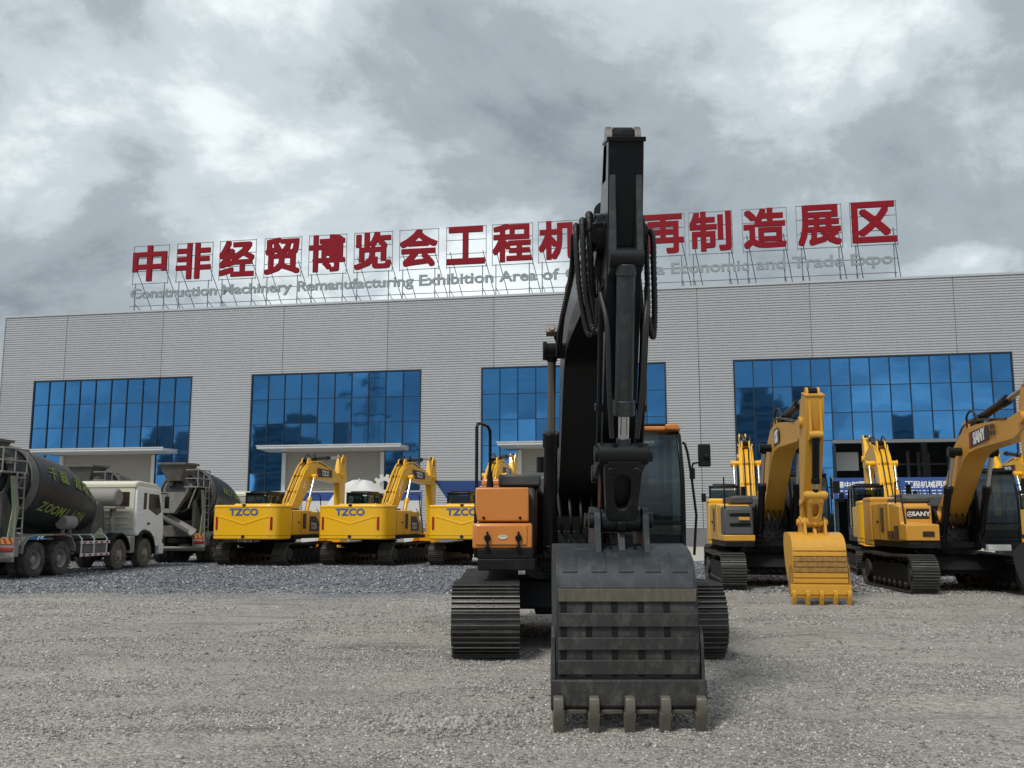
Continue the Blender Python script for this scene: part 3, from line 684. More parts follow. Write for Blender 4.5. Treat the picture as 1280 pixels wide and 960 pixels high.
    b = MB(); b.box((0.56, -0.62, 1.5), (1.06, -0.1, 1.66)); b.prism([(0.12, 1.6), (-0.05, 2.35), (-0.2, 2.35), (-0.04, 1.6)], 0.58, 1.04); b.box((0.68, 0.06, 2.34), (0.94, 0.18, 2.55)); b.build('seat', 'seat_fabric', cab, 0.05)
    b = MB()
    for x in (0.46, 1.14): b.box((x - 0.06, -0.75, 1.3), (x + 0.06, -0.1, 1.78)); b.cyl((x, -0.72, 1.75), (x, -0.76, 1.98), 0.02, 8)
    b.build('console', 'grey_plastic', cab, 0.03)
    if style == 'main':
        b = MB(); b.tube([(cx1 + 0.02, -1.12, 2.64), (cx1 + 0.05, -1.13, 2.62), (cx1 + 0.075, -1.16, 2.5), (cx1 + 0.11, -1.2, 2.2), (cx1 + 0.15, -1.25, 1.7), (cx1 + 0.11, -1.25, 1.2)], 0.017, 8); gr = b.build('grab_rail', 'black', cab)
        b = MB(); b.tube([(cx1 + 0.11, -1.2, 2.26), (cx1 + 0.13, -1.22, 2.36), (cx1 + 0.24, -1.23, 2.38), (cx1 + 0.30, -1.23, 2.44)], 0.013, 8); b.box((cx1 + 0.09, -1.24, 2.16), (cx1 + 0.15, -1.17, 2.3)); ma = b.build('mirror_arm', 'black', gr)
        b = MB(); b.box((cx1 + 0.2, -1.24, 2.32), (cx1 + 0.36, -1.19, 2.61)); b.cyl((cx1 + 0.3, -1.24, 2.45), (cx1 + 0.3, -1.275, 2.45), 0.035, 10); b.build('mirror', 'black_matte', gr, 0.02, seg=3)
    else:
        b = MB(); b.tube([(cx1, -1.1, 2.5), (cx1 + 0.14, -1.2, 2.5)], 0.014, 6); b.box((cx1 + 0.12, -1.24, 2.35), (cx1 + 0.28, -1.19, 2.65)); b.build('mirror', 'black_matte', cab)
    # --- boom foot and valve block
    b = MB()
    for sx in (-1, 1): b.prism([(-0.3, 1.1), (0.95, 1.1), (1.0, 1.3), (0.75, 1.5)] + arc(foot, 0.2, -30, 200, 6) + [(0.1, 1.6)], sx * 0.36 - 0.03, sx * 0.36 + 0.03)
    b.build('boom_foot_bracket', 'black_matte', root, 0.01)
    b = MB(); b.box((-0.3, -0.85, 1.1), (0.3, -0.35, 1.5))
    for k in range(6): b.cyl((-0.25 + k * 0.1, -0.88, 1.25 + 0.1 * (k % 2)), (-0.25 + k * 0.1, -0.8, 1.25 + 0.1 * (k % 2)), 0.035, 8)
    vb = b.build('valve_block', 'steel_dark', root, 0.01)
    for k in range(5):
        x = -0.24 + k * 0.12; b = MB(); b.tube(bez([(x, -0.8, 1.45), (x * 1.1, -1.0, 1.62), (x * 1.2, -0.9, 1.9), (x * 1.1, -0.7, 2.0)], 10), 0.022, 6); b.build('hose', 'hose', vb)
    # --- boom
    be = R(beta)
    top = [(-0.1, 0.2), (0.5, 0.46), (1.45, 1.12), (1.9, 1.38), (2.35, 1.47), (2.85, 1.40), (3.4, 1.20), (L - 0.55, 0.26), (L - 0.15, 0.2)]
    bot = [(L - 0.1, -0.19), (L - 0.6, -0.17), (3.2, 0.56), (2.7, 0.70), (2.3, 0.68), (1.8, 0.48), (0.5, -0.08), (0.1, -0.21)]
    top = [(p, q if q < 0.3 else q * bend) for p, q in top]; bot = [(p, q * bend if q > 0 else q) for p, q in bot]
    hw = 0.285 if style == 'main' else 0.245
    b = MB(); b.prism(top + arc((L, 0), 0.2, 80, -80, 6) + bot + arc((0, 0), 0.21, 280, 110, 6), -hw, hw)
    b.v = [(x_ * (1 - 0.30 * min(1, max(0, (-y_ - 2.8) / (L - 2.8)))), y_, z_) for x_, y_, z_ in b.v]
    XF = fr2(foot, be)
    bm = b.build('boom', boom_m, root, 0.012, XF)
    for sx in (-1, 1):
        b = MB(); b.cyl((sx * 0.15, -L, 0), (sx * 0.235, -L, 0), 0.12, 20); b.build('boom_tip_boss', boom_m, bm, 0.008)
        b = MB(); b.cyl((sx * 0.2, 0, 0), (sx * 0.34, 0, 0), 0.15, 20); b.build('boom_foot_boss', boom_m, bm, 0.008)
        b = MB(); b.cyl((sx * 0.2, -2.3, 0.98 * bend), (sx * 0.5, -2.3, 0.98 * bend), 0.095, 18); b.cyl((sx * 0.48, -2.3, 0.98 * bend), (sx * 0.53, -2.3, 0.98 * bend), 0.115, 18); b.build('cylinder_boss', 'black' if style in ('main', 'sany', 'cat') else boom_m, bm, 0.008)
    b = MB()
    for sx in (-1, 1): b.prism([(2.2, 1.4 * bend), (2.45, 1.4 * bend + 0.32), (2.62, 1.4 * bend + 0.32), (2.95, 1.34 * bend)], sx * 0.13 - 0.025, sx * 0.13 + 0.025)
    b.build('cylinder_lug', boom_m, bm, 0.008)
    pipe_m = boom_m if rear_view else 'black'
    for x in (-0.16, -0.08, 0.08, 0.16):           # steel pipes on top of the boom
        b = MB(); b.tube(bez([(x, -0.3, 0.42 * bend + 0.08), (x, -1.4, 1.10 * bend + 0.08), (x, -1.9, 1.38 * bend + 0.08), (x * 1.3, -2.4, 1.48 * bend + 0.08), (x * 1.6, -2.9, 1.39 * bend + 0.08), (x * 1.3, -3.6, 1.12 * bend + 0.08), (x * 1.2, -L + 0.7, 0.30 * bend + 0.08)], 30), 0.022, 6); b.build('pipe', pipe_m if abs(x) > 0.1 else 'black', bm)
    for k, u in enumerate((0.9, 1.6, 3.2, 4.2)):
        zt = np.interp(u, [p[0] for p in top], [p[1] for p in top])
        b = MB(); b.box((-0.21, -u - 0.03, zt), (0.21, -u + 0.03, zt + 0.07)); b.build('pipe_clamp', pipe_m, bm)
    for sx in (-1, 1):
        b = MB(); b.tube(bez([(sx * 0.15, -2.7, 1.42 * bend + 0.08), (sx * 0.18, -2.85, 1.42 * bend + 0.28), (sx * 0.14, -3.1, 1.40 * bend + 0.32), (sx * 0.1, -3.3, 1.30 * bend + 0.1)], 12), 0.025, 6); b.build('hose', 'hose', bm)
    hd = hw * (1 - 0.30 * 0.20)
    hw_ = hw; hw = hw * 0.985 if style == 'cat' else hw * 0.96
    if style == 'tz':
        for sx in (-1, 1):
            b = MB(); b.prism([(3.0, 0.72), (4.35, 0.30), (4.42, 0.58), (3.12, 1.1)], sx * (hw + 0.001), sx * (hw + 0.009)); dp = b.build('decal_plate', 'decal_dark', bm)
            b = MB(); b.prism([(4.36, 0.30), (4.5, 0.25), (4.55, 0.52), (4.43, 0.575)] if False else [(2.88, 0.755), (3.0, 0.72), (3.12, 1.1), (3.02, 1.14)], sx * (hw + 0.001), sx * (hw + 0.010)); b.build('decal_stripe', 'decal_red', bm)
            obj('lettering', TXT['tzco_w'], bm, MT(sx * (hw + 0.013), -3.73, 0.67, rz=sx * math.pi / 2) @ Matrix.Rotation(R(21 if sx < 0 else -21), 4, 'Y'))['label'] = 'white letters TZCO'
    if style == 'sany':
        for sx in (-1, 1):
            b = MB(); b.prism([(2.95, 0.56), (4.02, 0.30), (4.12, 0.58), (3.08, 0.88)], sx * (hw + 0.001), sx * (hw + 0.009)); b.build('decal_plate', 'decal_dark', bm)
            b = MB(); b.prism([(2.83, 0.585), (2.93, 0.565), (3.06, 0.885), (2.96, 0.91)], sx * (hw + 0.001), sx * (hw + 0.010)); b.build('decal_stripe', 'decal_red', bm)
            b = MB()
            for a, c in ((4.12, 0.33), (4.18, 0.45), (4.28, 0.27), (4.32, 0.39)): b.prism([(a, c), (a + 0.09, c - 0.04), (a + 0.12, c + 0.06), (a + 0.03, c + 0.1)], sx * (hw + 0.001), sx * (hw + 0.008))
            b.build('decal_checks', 'decal_dark', bm)
            obj('lettering', TXT['SANY'], bm, MT(sx * (hw + 0.013), -3.53, 0.585, rz=sx * math.pi / 2) @ Matrix.Rotation(R(14 if sx < 0 else -14), 4, 'Y'))['label'] = 'white letters SANY'
    if style == 'cat':
        for sx in (-1, 1):
            b = MB(); b.prism([(2.75, 0.68), (3.45, 0.52), (3.55, 0.74), (3.35, 0.92), (2.85, 1.06)], sx * (hw + 0.001), sx * (hw + 0.009)); b.build('decal_plate', 'decal_dark', bm)
            obj('lettering', TXT['cat_mark'], bm, MT(sx * (hw + 0.013), -3.12, 0.78, rz=sx * math.pi / 2) @ Matrix.Rotation(R(14 if sx < 0 else -14), 4, 'Y'))['label'] = 'white maker letters on a dark plate'
    # boom cylinders
    pb = pol(foot, be, 2.3, 0.98 * bend)
    for sx in (-1, 1):
        hydraulic(root, 'boom_cylinder', (1.18, 1.22), pb, sx * 0.42, cyl, 'chrome' if style != 'main' else 'chrome_dull', 0.085, 0.05, 0.60)
    # --- arm
    T = pol(foot, be, L, 0); al = R(alpha)
    XA = fr2(T, al); ha = 0.18 if style == 'cat' else 0.165 if style == 'sany' else 0.14
    b = MB(); b.prism([(-back, 0.02), (-back, 0.44), (-0.15, 0.46), (0.5, 0.42), (La - 0.25, 0.13), (La - 0.05, 0.11)] + arc((La, 0), 0.11, 60, -90, 5) + [(La - 0.3, -0.13), (1.0, -0.19), (0.3, -0.24), (0.0, -0.25), (-0.35, -0.16)], -ha, ha)
    ar = b.build('arm', arm_m, root, 0.008, XA)
    b = MB(); b.prism([(-back - 0.025, 0.05), (-back - 0.002, 0.05), (-back - 0.002, 0.445), (-back + 0.012, 0.446), (-back + 0.012, 0.458), (-back - 0.025, 0.458)], -ha - 0.014, ha + 0.014)
    b.build('arm_top_plate', arm_m, ar, 0.003)
    b = MB()
    for sx in (-1, 1): b.prism([(-back + 0.32, -0.06), (-back + 0.3, 0.26), (-back + 0.05, 0.3)] + arc((-back - 0.04, 0.16), 0.1, 100, 260, 6), sx * 0.115 - 0.025, sx * 0.115 + 0.025)
    b.build('arm_cylinder_lug', arm_m if style != 'main' else 'chrome_dull', ar, 0.005)
    b = MB(); b.cyl((-0.09, back + 0.04, 0.16), (0.09, back + 0.04, 0.16), 0.08, 18); b.build('lug_pin', 'steel_dark', ar, 0.006)
    b = MB()
    for sx in (-1, 1): b.prism([(-0.50, 0.445), (-0.3, 0.49), (0.08, 0.60), (0.2, 0.63), (0.28, 0.55), (0.32, 0.42)], sx * 0.105 - 0.026, sx * 0.105 + 0.026)
    b.build('bucket_cylinder_bracket', arm_m if style != 'main' else 'bucket_black', ar, 0.008)
    b = MB(); b.cyl((-0.135, -0.17, 0.56), (0.135, -0.17, 0.56), 0.08, 18); b.build('bracket_pin', arm_m if style != 'main' else 'steel_dark', ar, 0.008)
    # bucket linkage
    P1 = pol(T, al, La, 0)
    g = R(gamma)
    P2 = pol(P1, g, 0.44, 0.0)
    A1 = pol(T, al, La - 0.42, 0.02)
    base = pol(T, al, 0.17, 0.56)
    # rod pin: fixed lengths from arm link pivot and bucket ear
    l1, l2 = 0.60, 0.60
    dx, dz = P2[0] - A1[0], P2[1] - A1[1]; D = math.hypot(dx, dz)
    aa = (l1 * l1 - l2 * l2 + D * D) / (2 * D); hh = math.sqrt(max(0.0, l1 * l1 - aa * aa))
    c1 = (A1[0] + aa * dx / D - hh * dz / D, A1[1] + aa * dz / D + hh * dx / D); c2 = (A1[0] + aa * dx / D + hh * dz / D, A1[1] + aa * dz / D - hh * dx / D)
    wdir = (-math.sin(al), math.cos(al)); sc = lambda c: (c[0] - A1[0]) * wdir[0] + (c[1] - A1[1]) * wdir[1] - 0.6 * ((c[0] - A1[0]) * math.cos(al) + (c[1] - A1[1]) * math.sin(al))
    RP = c1 if sc(c1) > sc(c2) else c2
    hydraulic(root, 'bucket_cylinder', base, RP, 0.0, cyl if style != 'main' else 'bucket_black', 'chrome', 0.074, 0.045, 0.78)
    lm = arm_m if style in ('cat', 'sany') else 'steel_dark'
    for sx in (-1, 1):
        b = MB()
        d = Vector((RP[0] - A1[0], RP[1] - A1[1])).normalized(); nn = Vector((-d[1], d[0])) * 0.06
        b.prism([(A1[0] + nn[0], A1[1] + nn[1]), (RP[0] + nn[0], RP[1] + nn[1]), (RP[0] - nn[0], RP[1] - nn[1]), (A1[0] - nn[0], A1[1] - nn[1])], sx * 0.18 - 0.02, sx * 0.18 + 0.02)
        b.cyl((sx * 0.16, -A1[0], A1[1]), (sx * 0.21, -A1[0], A1[1]), 0.075, 14)
        b.build('idler_link', lm, root, 0.006)
    # bucket link: a casting between rod pin and bucket ear, in its own frame along RP->P2
    dl = Vector((P2[0] - RP[0], P2[1] - RP[1])); ang = math.atan2(dl[1], dl[0]); ll = dl.length
    XL = fr2(RP, ang)
    b = MB(); b.cyl((-0.205, 0, 0), (0.205, 0, 0), 0.088, 22); b.cyl((-0.165, -ll, 0), (0.165, -ll, 0), 0.09, 22)
    nl = 28; outer = []; inner = []               # a cast web with an oval opening
    for i in range(nl):
        a_ = 2 * math.pi * i / nl; ca, sa = math.cos(a_), math.sin(a_)
        k_ = 1 / max(abs(ca), abs(sa)); tu = sa * k_                     # +1 at the upper pin
        outer.append((ca * k_ * (0.142 + 0.018 * tu), -ll / 2 + tu * (ll / 2 - 0.03)))
        inner.append((math.copysign(abs(ca) ** 0.7, ca) * (0.065 + 0.006 * tu), -ll / 2 - 0.01 + math.copysign(abs(sa) ** 0.7, sa) * (ll / 2 - 0.15)))
    vs = [(x, y, z) for z in (-0.085, 0.085) for lp in (outer, inner) for x, y in lp]
    fs = []
    for i in range(nl):
        j = (i + 1) % nl
        fs += [(2 * nl + i, 2 * nl + j, 3 * nl + j, 3 * nl + i), (j, i, nl + i, nl + j), (i, j, 2 * nl + j, 2 * nl + i), (nl + j, nl + i, 3 * nl + i, 3 * nl + j)]
    b.add(vs, fs); b.box((-0.1, -ll + 0.1, -0.05), (0.1, -0.1, -0.02))
    bl = b.build('bucket_link', lm, root, 0.012, XL)
    for sx in (-1, 1):
        b = MB(); b.cyl((sx * 0.105, -0.11, 0.06), (sx * 0.105, -0.11, 0.105), 0.03, 12); b.build('link_bolt', lm, bl, 0.006)
        b = MB(); b.cyl((sx * 0.2, 0, 0), (sx * 0.235, 0, 0), 0.066, 16); b.build('pin_cap', lm, bl, 0.006)
    b = MB(); b.box((-0.035, -ll - 0.03, 0.08), (0.035, -ll + 0.04, 0.125)); b.build('grease_block', lm, bl, 0.006)
    bucket(root, P1, g, Matrix.Identity(4), *bk, wtop=bucket_w[0], wbot=bucket_w[1], straps=straps)
    # arm cylinder on the boom's back
    lug0 = pol(foot, be, 2.53, 1.4 * bend + 0.26); lug1 = pol(T, al, -back - 0.04, 0.16)
    hydraulic(root, 'arm_cylinder', lug0, lug1, 0.0, cyl if not rear_view else 'black', 'chrome', 0.09, 0.055, 0.62)
    return dict(root=root, boom=bm, arm=ar, T=T, al=al, be=be, foot=foot, P1=P1, RP=RP, L=L, La=La, XA=XA, XF=XF)

# ------------------------------------------------------------------ concrete mixer truck
WH = {}
def wheel(parent, x, f, sx, kind):
    prof = [(-0.14, 0.30), (-0.15, 0.46), (-0.12, 0.505), (-0.06, 0.52), (0.06, 0.52), (0.12, 0.505), (0.15, 0.46), (0.14, 0.30)]
    if kind not in WH:
        b = MB(); b.lathe(prof, Matrix.Identity(4), 30, True)
        for k in range(30):
            m = Matrix.Rotation(2 * math.pi * k / 30, 4, 'X'); b.box((-0.135, -0.028, 0.503), (0.135, 0.028, 0.527), m)
        t = b.mesh('tyre', 30); t.materials.append(M['rubber_dusty' if kind == 'front' else 'rubber'])
        b = MB()
        if kind == 'front':
            b.lathe([(-0.1, 0.30), (0.1, 0.30), (0.12, 0.27), (0.10, 0.245), (0.08, 0.22), (0.10, 0.14), (0.17, 0.12), (0.2, 0.09), (0.2, 0.0)][:-1], Matrix.Identity(4), 28)
            for k in range(10):
                a = 2 * math.pi * k / 10; b.cyl((0.08, 0.18 * math.cos(a), 0.18 * math.sin(a)), (0.135, 0.18 * math.cos(a), 0.18 * math.sin(a)), 0.022, 8)
        else:
            b.lathe([(-0.1, 0.30), (0.1, 0.30), (0.13, 0.275), (0.11, 0.25), (0.02, 0.22), (-0.06, 0.18), (-0.06, 0.13), (0.06, 0.12), (0.08, 0.09)], Matrix.Identity(4), 28)
        r = b.mesh('rim'); r.materials.append(M['hub_rust'] if kind == 'front' else M['cement_light'])
        b = MB()
        for k in range(8):
            a = 2 * math.pi * (k + 0.5) / 8; px = 0.085 if kind == 'front' else -0.02
            b.cyl((px, 0.225 * math.cos(a), 0.225 * math.sin(a)), (px + 0.02, 0.225 * math.cos(a), 0.225 * math.sin(a)), 0.026, 8)
        h = b.mesh('rim_hole'); h.materials.append(M['black_matte']); WH[kind] = (t, r, h)
    t, r, h = WH[kind]
    m = MT(x, -f, 0.52, rz=0 if sx > 0 else math.pi)
    o = obj('wheel', t, parent, m); q = obj('rim', r, o); obj('rim_hole', h, q) if False else obj('rim_hole', h, o)
def mixer(label, pos, phi, upside=False, full=True, dirty=False):
    root = thing('mixer_truck', label, 'mixer truck', (pos[0], pos[1], 0), phi, 'concrete mixer trucks parked in front of the hall')
    b = MB()
    for sx in (-1, 1): b.box((sx * 0.43 - 0.05, -7.9, 0.78), (sx * 0.43 + 0.05, 1.2, 1.06))
    for f in (-1.0, 0.6, 2.4, 3.6, 5.6): b.box((-0.4, -f - 0.06, 0.8), (0.4, -f + 0.06, 1.0))
    for f in (0, 1.36, 4.9, 6.75): b.cyl((-0.95, -f, 0.52), (0.95, -f, 0.52), 0.09, 10)
    for f in (0, 1.36): b.cyl((-0.28, -f, 0.55), (0.28, -f, 0.55), 0.24, 14)
    b.build('chassis', 'cement_dirty' if dirty else 'black_matte', root, 0.01)
    for sx in (-1, 1):
        for f in (0, 1.36):
            wheel(root, sx * 1.08, f, sx, 'rear'); wheel(root, sx * 0.75, f, sx, 'rear')
        for f in (4.9, 6.75): wheel(root, sx * 1.06, f, sx, 'front')
        # rear mudguard
        o = [(-0.72, 0.72), (-0.7, 0.95), (-0.45, 1.2), (-0.05, 1.27), (1.4, 1.27), (1.8, 1.2), (2.05, 0.95), (2.08, 0.72)]
        i = [(2.03, 0.72), (2.0, 0.93), (1.78, 1.16), (1.4, 1.22), (-0.05, 1.22), (-0.42, 1.16), (-0.65, 0.93), (-0.67, 0.72)]
        b = MB(); b.prism(o + i, sx * 0.62, sx * 1.25); mg = b.build('mudguard', 'cement_light', root, 0.01)
        for k in range(4):
            b = MB(); b.box((sx * 1.255 - 0.004, -1.55 + k * 0.2, 1.225), (sx * 1.255 + 0.004, -1.43 + k * 0.2, 1.265)); b.build('reflector', 'decal_red', mg)
        # front mudguards
        for f in (4.9,):
            b = MB(); b.prism(arc((f, 0.55), 0.72, 10, 170, 10) + arc((f, 0.55), 0.66, 170, 10, 10), sx * 0.8, sx * 1.24); b.build('mudguard', 'black_matte', root)
        b = MB(); b.box((sx * 0.9, -4.1, 0.62), (sx * 1.22, -2.6, 1.02)); b.build('air_tank_box', 'cement_dirty', root, 0.04)
        b = MB(); b.box((sx * 0.95, -5.95, 0.55), (sx * 1.22, -5.6, 1.15)); b.build('fuel_box', 'cement_light', root, 0.03)
        # side guard rails
        b = MB()
        for z in (0.58, 0.98): b.box((sx * 1.23, -4.15, z - 0.045), (sx * 1.26, -2.35, z + 0.045))
        for f in (2.45, 3.2, 4.0): b.tube([(sx * 1.22, -f, 0.55), (sx * 1.22, -f, 1.1), (sx * 1.1, -f, 1.22), (sx * 0.6, -f, 1.22)], 0.03, 8)
        sg = b.build('side_guard', 'shutter_trim', root, 0.005)
        for z in (0.58, 0.98):
            for k in range(5):
                b = MB(); b.box((sx * 1.262 - 0.004, -4.05 + k * 0.35, z - 0.03), (sx * 1.262 + 0.004, -3.9 + k * 0.35, z + 0.03)); b.build('reflector', 'decal_red', sg)
    # --- tail
    b = MB(); b.box((-1.22, 1.02, 0.5), (1.22, 1.12, 0.66)); b.cyl((-1.2, 1.2, 0.62), (1.2, 1.2, 0.62), 0.06, 10); b.box((-1.22, 0.85, 0.64), (-0.7, 1.05, 1.2)); b.box((0.7, 0.85, 0.64), (1.22, 1.05, 1.2))
    tail = b.build('rear_bumper', 'cement_light', root, 0.01)
    for sx in (-1, 1):
        b = MB(); b.box((sx * 0.98 - 0.2, 1.05, 0.81), (sx * 0.98 + 0.2, 1.09, 0.91)); b.build('tail_lamp', 'red_lamp', tail, 0.01)
        b = MB(); b.box((sx * 0.95 - 0.27, 1.055, 1.0), (sx * 0.95 + 0.27, 1.075, 1.17)); cp = b.build('chevron_plate', 'stripe_orange', tail)
        b = MB()
        for k in range(3):
            x = sx * 0.95 - 0.24 + k * 0.18; b.add([(x, 1.078, 1.01), (x + 0.08, 1.078, 1.01), (x + 0.16, 1.078, 1.16), (x + 0.08, 1.078, 1.16)], [(3, 2, 1, 0)])
        b.build('chevron', 'decal_red', cp)
    # --- drum
    A = Vector((0, 1.25, 2.92)); B = Vector((0, -4.55, 2.0)); e = (B - A).normalized(); Lg = (B - A).length
    up = Vector((-1, 0, 0)).cross(e); up = up if up.z > 0 else -up
    prof = [(0.0, 0.50), (0.06, 0.56), (0.5, 0.86), (0.95, 1.10), (1.25, 1.165), (1.3, 1.2), (1.36, 1.2), (1.42, 1.185), (1.9, 1.2), (2.9, 1.205), (3.5, 1.17), (4.2, 1.06), (4.9, 0.88), (5.5, 0.68), (5.9, 0.46), (6.0, 0.3)]
    mx_ = Matrix((( *e.to_tuple(), 0), (*up.to_tuple(), 0), (*e.cross(up).to_tuple(), 0), (0, 0, 0, 1))).transposed()
    DM = Matrix.Translation(A) @ mx_
    b = MB(); b.lathe(prof, DM, 48)
    dr = b.build('drum', 'drum_black', root, ang=25)
    b = MB(); b.lathe([(0.92, 1.12), (0.92, 1.16), (1.1, 1.19), (1.22, 1.19), (1.22, 1.15)], DM, 48, True); b.lathe([(0.3, 0.78), (0.3, 0.82), (0.4, 0.86), (0.4, 0.8)], DM, 40, True); b.build('drum_ring', 'cement_dirty', dr)
    b = MB(); b.lathe([(-0.02, 0.42), (-0.02, 0.54), (0.1, 0.6), (0.1, 0.42)], DM, 36, True); b.build('drum_mouth', 'cement_dirty', dr)
    def rad(s):
        return float(np.interp(s, [p[0] for p in prof], [p[1] for p in prof]))
    def letter(me, s, th, flip=False):
        ps = math.atan2(rad(s + 0.2) - rad(s - 0.2), 0.4)
        n0 = Vector((-1, 0, 0)) * math.cos(th) + up * math.sin(th); tz = -Vector((-1, 0, 0)) * math.sin(th) + up * math.cos(th)
        ex = e * math.cos(ps) + n0 * math.sin(ps); n = n0 * math.cos(ps) - e * math.sin(ps)
        if flip: ex, tz = -ex, -tz
        p = A + e * s + n0 * (rad(s) + 0.022)
        m = Matrix((( *ex, 0), (*(-n), 0), (*tz, 0), (0, 0, 0, 1))).transposed(); m.translation = p
        obj('lettering', me, dr, m)
    if upside:
        for k, me in enumerate(ZOOM): letter(me, 4.55 - k * 0.34, R(18), True)
    else:
        for k, me in enumerate(ZOOM): letter(me, 1.75 + k * 0.34, R(-27))
        for k, me in enumerate(DRUMTOP): letter(me, 2.0 + k * 0.6 + (0.25 if k > 1 else 0), R(24))
    # --- pedestals
    b = MB()
    for sx in (-1, 1):
        b.prism([(-1.1, 1.06), (-0.2, 1.06), (-0.45, 1.75), (-0.95, 2.5), (-1.15, 2.5)], sx * 0.72 - 0.06, sx * 0.72 + 0.06)
    b.box((-0.78, 0.35, 1.5), (0.78, 0.6, 1.72)); b.box((-0.78, 0.95, 1.06), (0.78, 1.12, 1.5))
    b.build('rear_pedestal', 'cement_dirty', root, 0.02)
    b = MB(); b.prism([(4.1, 1.06), (5.2, 1.06), (5.0, 2.2), (4.6, 2.35), (4.45, 1.7)], -0.5, 0.5); b.build('front_pedestal', 'cement_dirty', root, 0.03)
    for sx in (-1, 1):
        b = MB(); b.prism([(3.6, 1.1), (4.5, 1.1), (4.2, 1.45)], sx * 0.85, sx * 0.9); b.build('corner_plate', 'pale_green', root)
        b = MB(); m = MT(sx * 1.0, -1.9, 1.62, rz=R(90)); b.lathe([(-0.32, 0.02), (-0.32, 0.2), (-0.28, 0.22), (0.28, 0.22), (0.32, 0.2), (0.32, 0.02)], m, 20); b.box((sx * 1.0 - 0.05, -2.1, 1.22), (sx * 1.0 + 0.05, -2.05, 1.5)); b.box((sx * 1.0 - 0.05, -1.72, 1.22), (sx * 1.0 + 0.05, -1.67, 1.5)); b.build('side_canister', 'cement_light', root)
    b = MB(); m = MT(0.0, -5.3, 2.5); b.lathe([(-0.86, 0.05), (-0.88, 0.26), (-0.83, 0.31), (0.83, 0.31), (0.88, 0.26), (0.86, 0.05)], m, 24); wt = b.build('water_tank', 'cement_light', root)
    b = MB(); b.box((-0.72, -5.45, 1.06), (-0.6, -5.2, 2.12)); b.box((0.6, -5.45, 1.06), (0.72, -5.2, 2.12)); b.box((-0.95, -5.65, 2.1), (0.95, -4.95, 2.19)); b.build('tank_bracket', 'cement_light', wt, 0.01)
    # --- hopper, platform, chutes, ladder
    b = MB()
    b.add([(-0.55, 0.5, 3.98), (0.55, 0.5, 3.98), (0.55, 1.75, 3.98), (-0.55, 1.75, 3.98), (-0.28, 0.95, 3.3), (0.28, 0.95, 3.3), (0.28, 1.5, 3.3), (-0.28, 1.5, 3.3)],
          [(0, 1, 5, 4), (1, 2, 6, 5), (2, 3, 7, 6), (3, 0, 4, 7), (4, 5, 6, 7)])
    b.box((-0.6, 0.45, 3.94), (0.6, 0.5, 4.02)); b.box((-0.6, 1.75, 3.94), (0.6, 1.8, 4.02)); b.box((-0.6, 0.5, 3.94), (-0.55, 1.75, 4.02)); b.box((0.55, 0.5, 3.94), (0.6, 1.75, 4.02))
    b.build('hopper', 'cement_dirty', root)
    b = MB()
    b.add([(-0.62, 1.25, 2.8), (0.62, 1.25, 2.8), (0.3, 1.75, 1.95), (-0.3, 1.75, 1.95), (-0.62, 1.5, 2.85), (0.62, 1.5, 2.85), (0.3, 1.95, 2.0), (-0.3, 1.95, 2.0)],
          [(0, 3, 2, 1), (4, 5, 6, 7), (0, 4, 7, 3), (1, 2, 6, 5), (0, 1, 5, 4), (3, 7, 6, 2)])
    b.build('collector_chute', 'cement_dirty', root, 0.02)
    # swinging chute: half-round trough
    tr = []
    p0, p1 = Vector((0.2, 1.75, 2.0)), Vector((-1.15, 2.05, 1.35)); dd = (p1 - p0).normalized(); sd2 = dd.cross(Vector((0, 0, 1))).normalized(); uu = sd2.cross(dd)
    b = MB(); vs = []
    for p in (p0, p1):
        for rr in (0.26, 0.24):
            for k in range(9):
                a = math.pi + math.pi * k / 8; vs.append(p + sd2 * rr * math.cos(a) + uu * rr * math.sin(a))
    fs = []
    for k in range(8):
        fs += [(k, k + 1, k + 19, k + 18), (k + 10, k + 9, k + 27, k + 28), (k, k + 9, k + 10, k + 1), (k + 18, k + 19, k + 28, k + 27)]
    b.add(vs, fs).build('discharge_chute', 'cement_light', root)
    b = MB(); b.box((-1.15, 0.55, 3.02), (-0.55, 1.75, 3.07))
    for y in (0.58, 1.15, 1.72): b.tube([(-1.12, y, 3.05), (-1.12, y, 3.72)], 0.022, 6)
    for z in (3.38, 3.72): b.tube([(-1.12, 0.58, z), (-1.12, 1.72, z), (-0.6, 1.72, z)], 0.022, 6)
    for y in (0.62, 1.68): b.tube([(-1.05, y, 3.03), (-0.75, y, 2.2)], 0.03, 6)
    b.build('platform', 'cement_light', root)
    b = MB()
    for y in (0.75, 1.1): b.tube([(-1.22, y, 0.95), (-1.18, y, 3.05)], 0.024, 6)
    for k in range(7): b.tube([(-1.22, 0.75, 1.15 + k * 0.29), (-1.22, 1.1, 1.15 + k * 0.29)], 0.018, 6)
    b.build('ladder', 'cement_light', root)
    b = MB(); b.prism([(-1.15, 1.2), (-0.85, 1.2), (-0.7, 2.0), (-0.95, 2.95), (-1.2, 2.95), (-1.0, 2.0)], -1.06, -1.02); b.build('drum_fender', 'pale_green', root, 0.01)
    b = MB()
    for k in range(14): b.cbox((random.uniform(-0.9, 0.5), random.uniform(0.5, 1.7), random.uniform(3.05, 3.5)), (random.uniform(.08, .3), random.uniform(.08, .3), random.uniform(.06, .25)), None)
    b.build('caked_fittings', 'cement_dirty', root, 0.02)
    if not full: return root
    # --- cab: rear at f=6.0, front at f=8.15
    side = [(6.0, 1.3), (6.05, 1.15), (6.12, 1.15)] + arc((6.75, 0.62), 0.74, 135, 30, 7) + [(7.55, 0.72), (8.12, 0.75), (8.18, 1.35), (8.10, 1.95), (7.82, 2.88), (6.0, 2.92)]
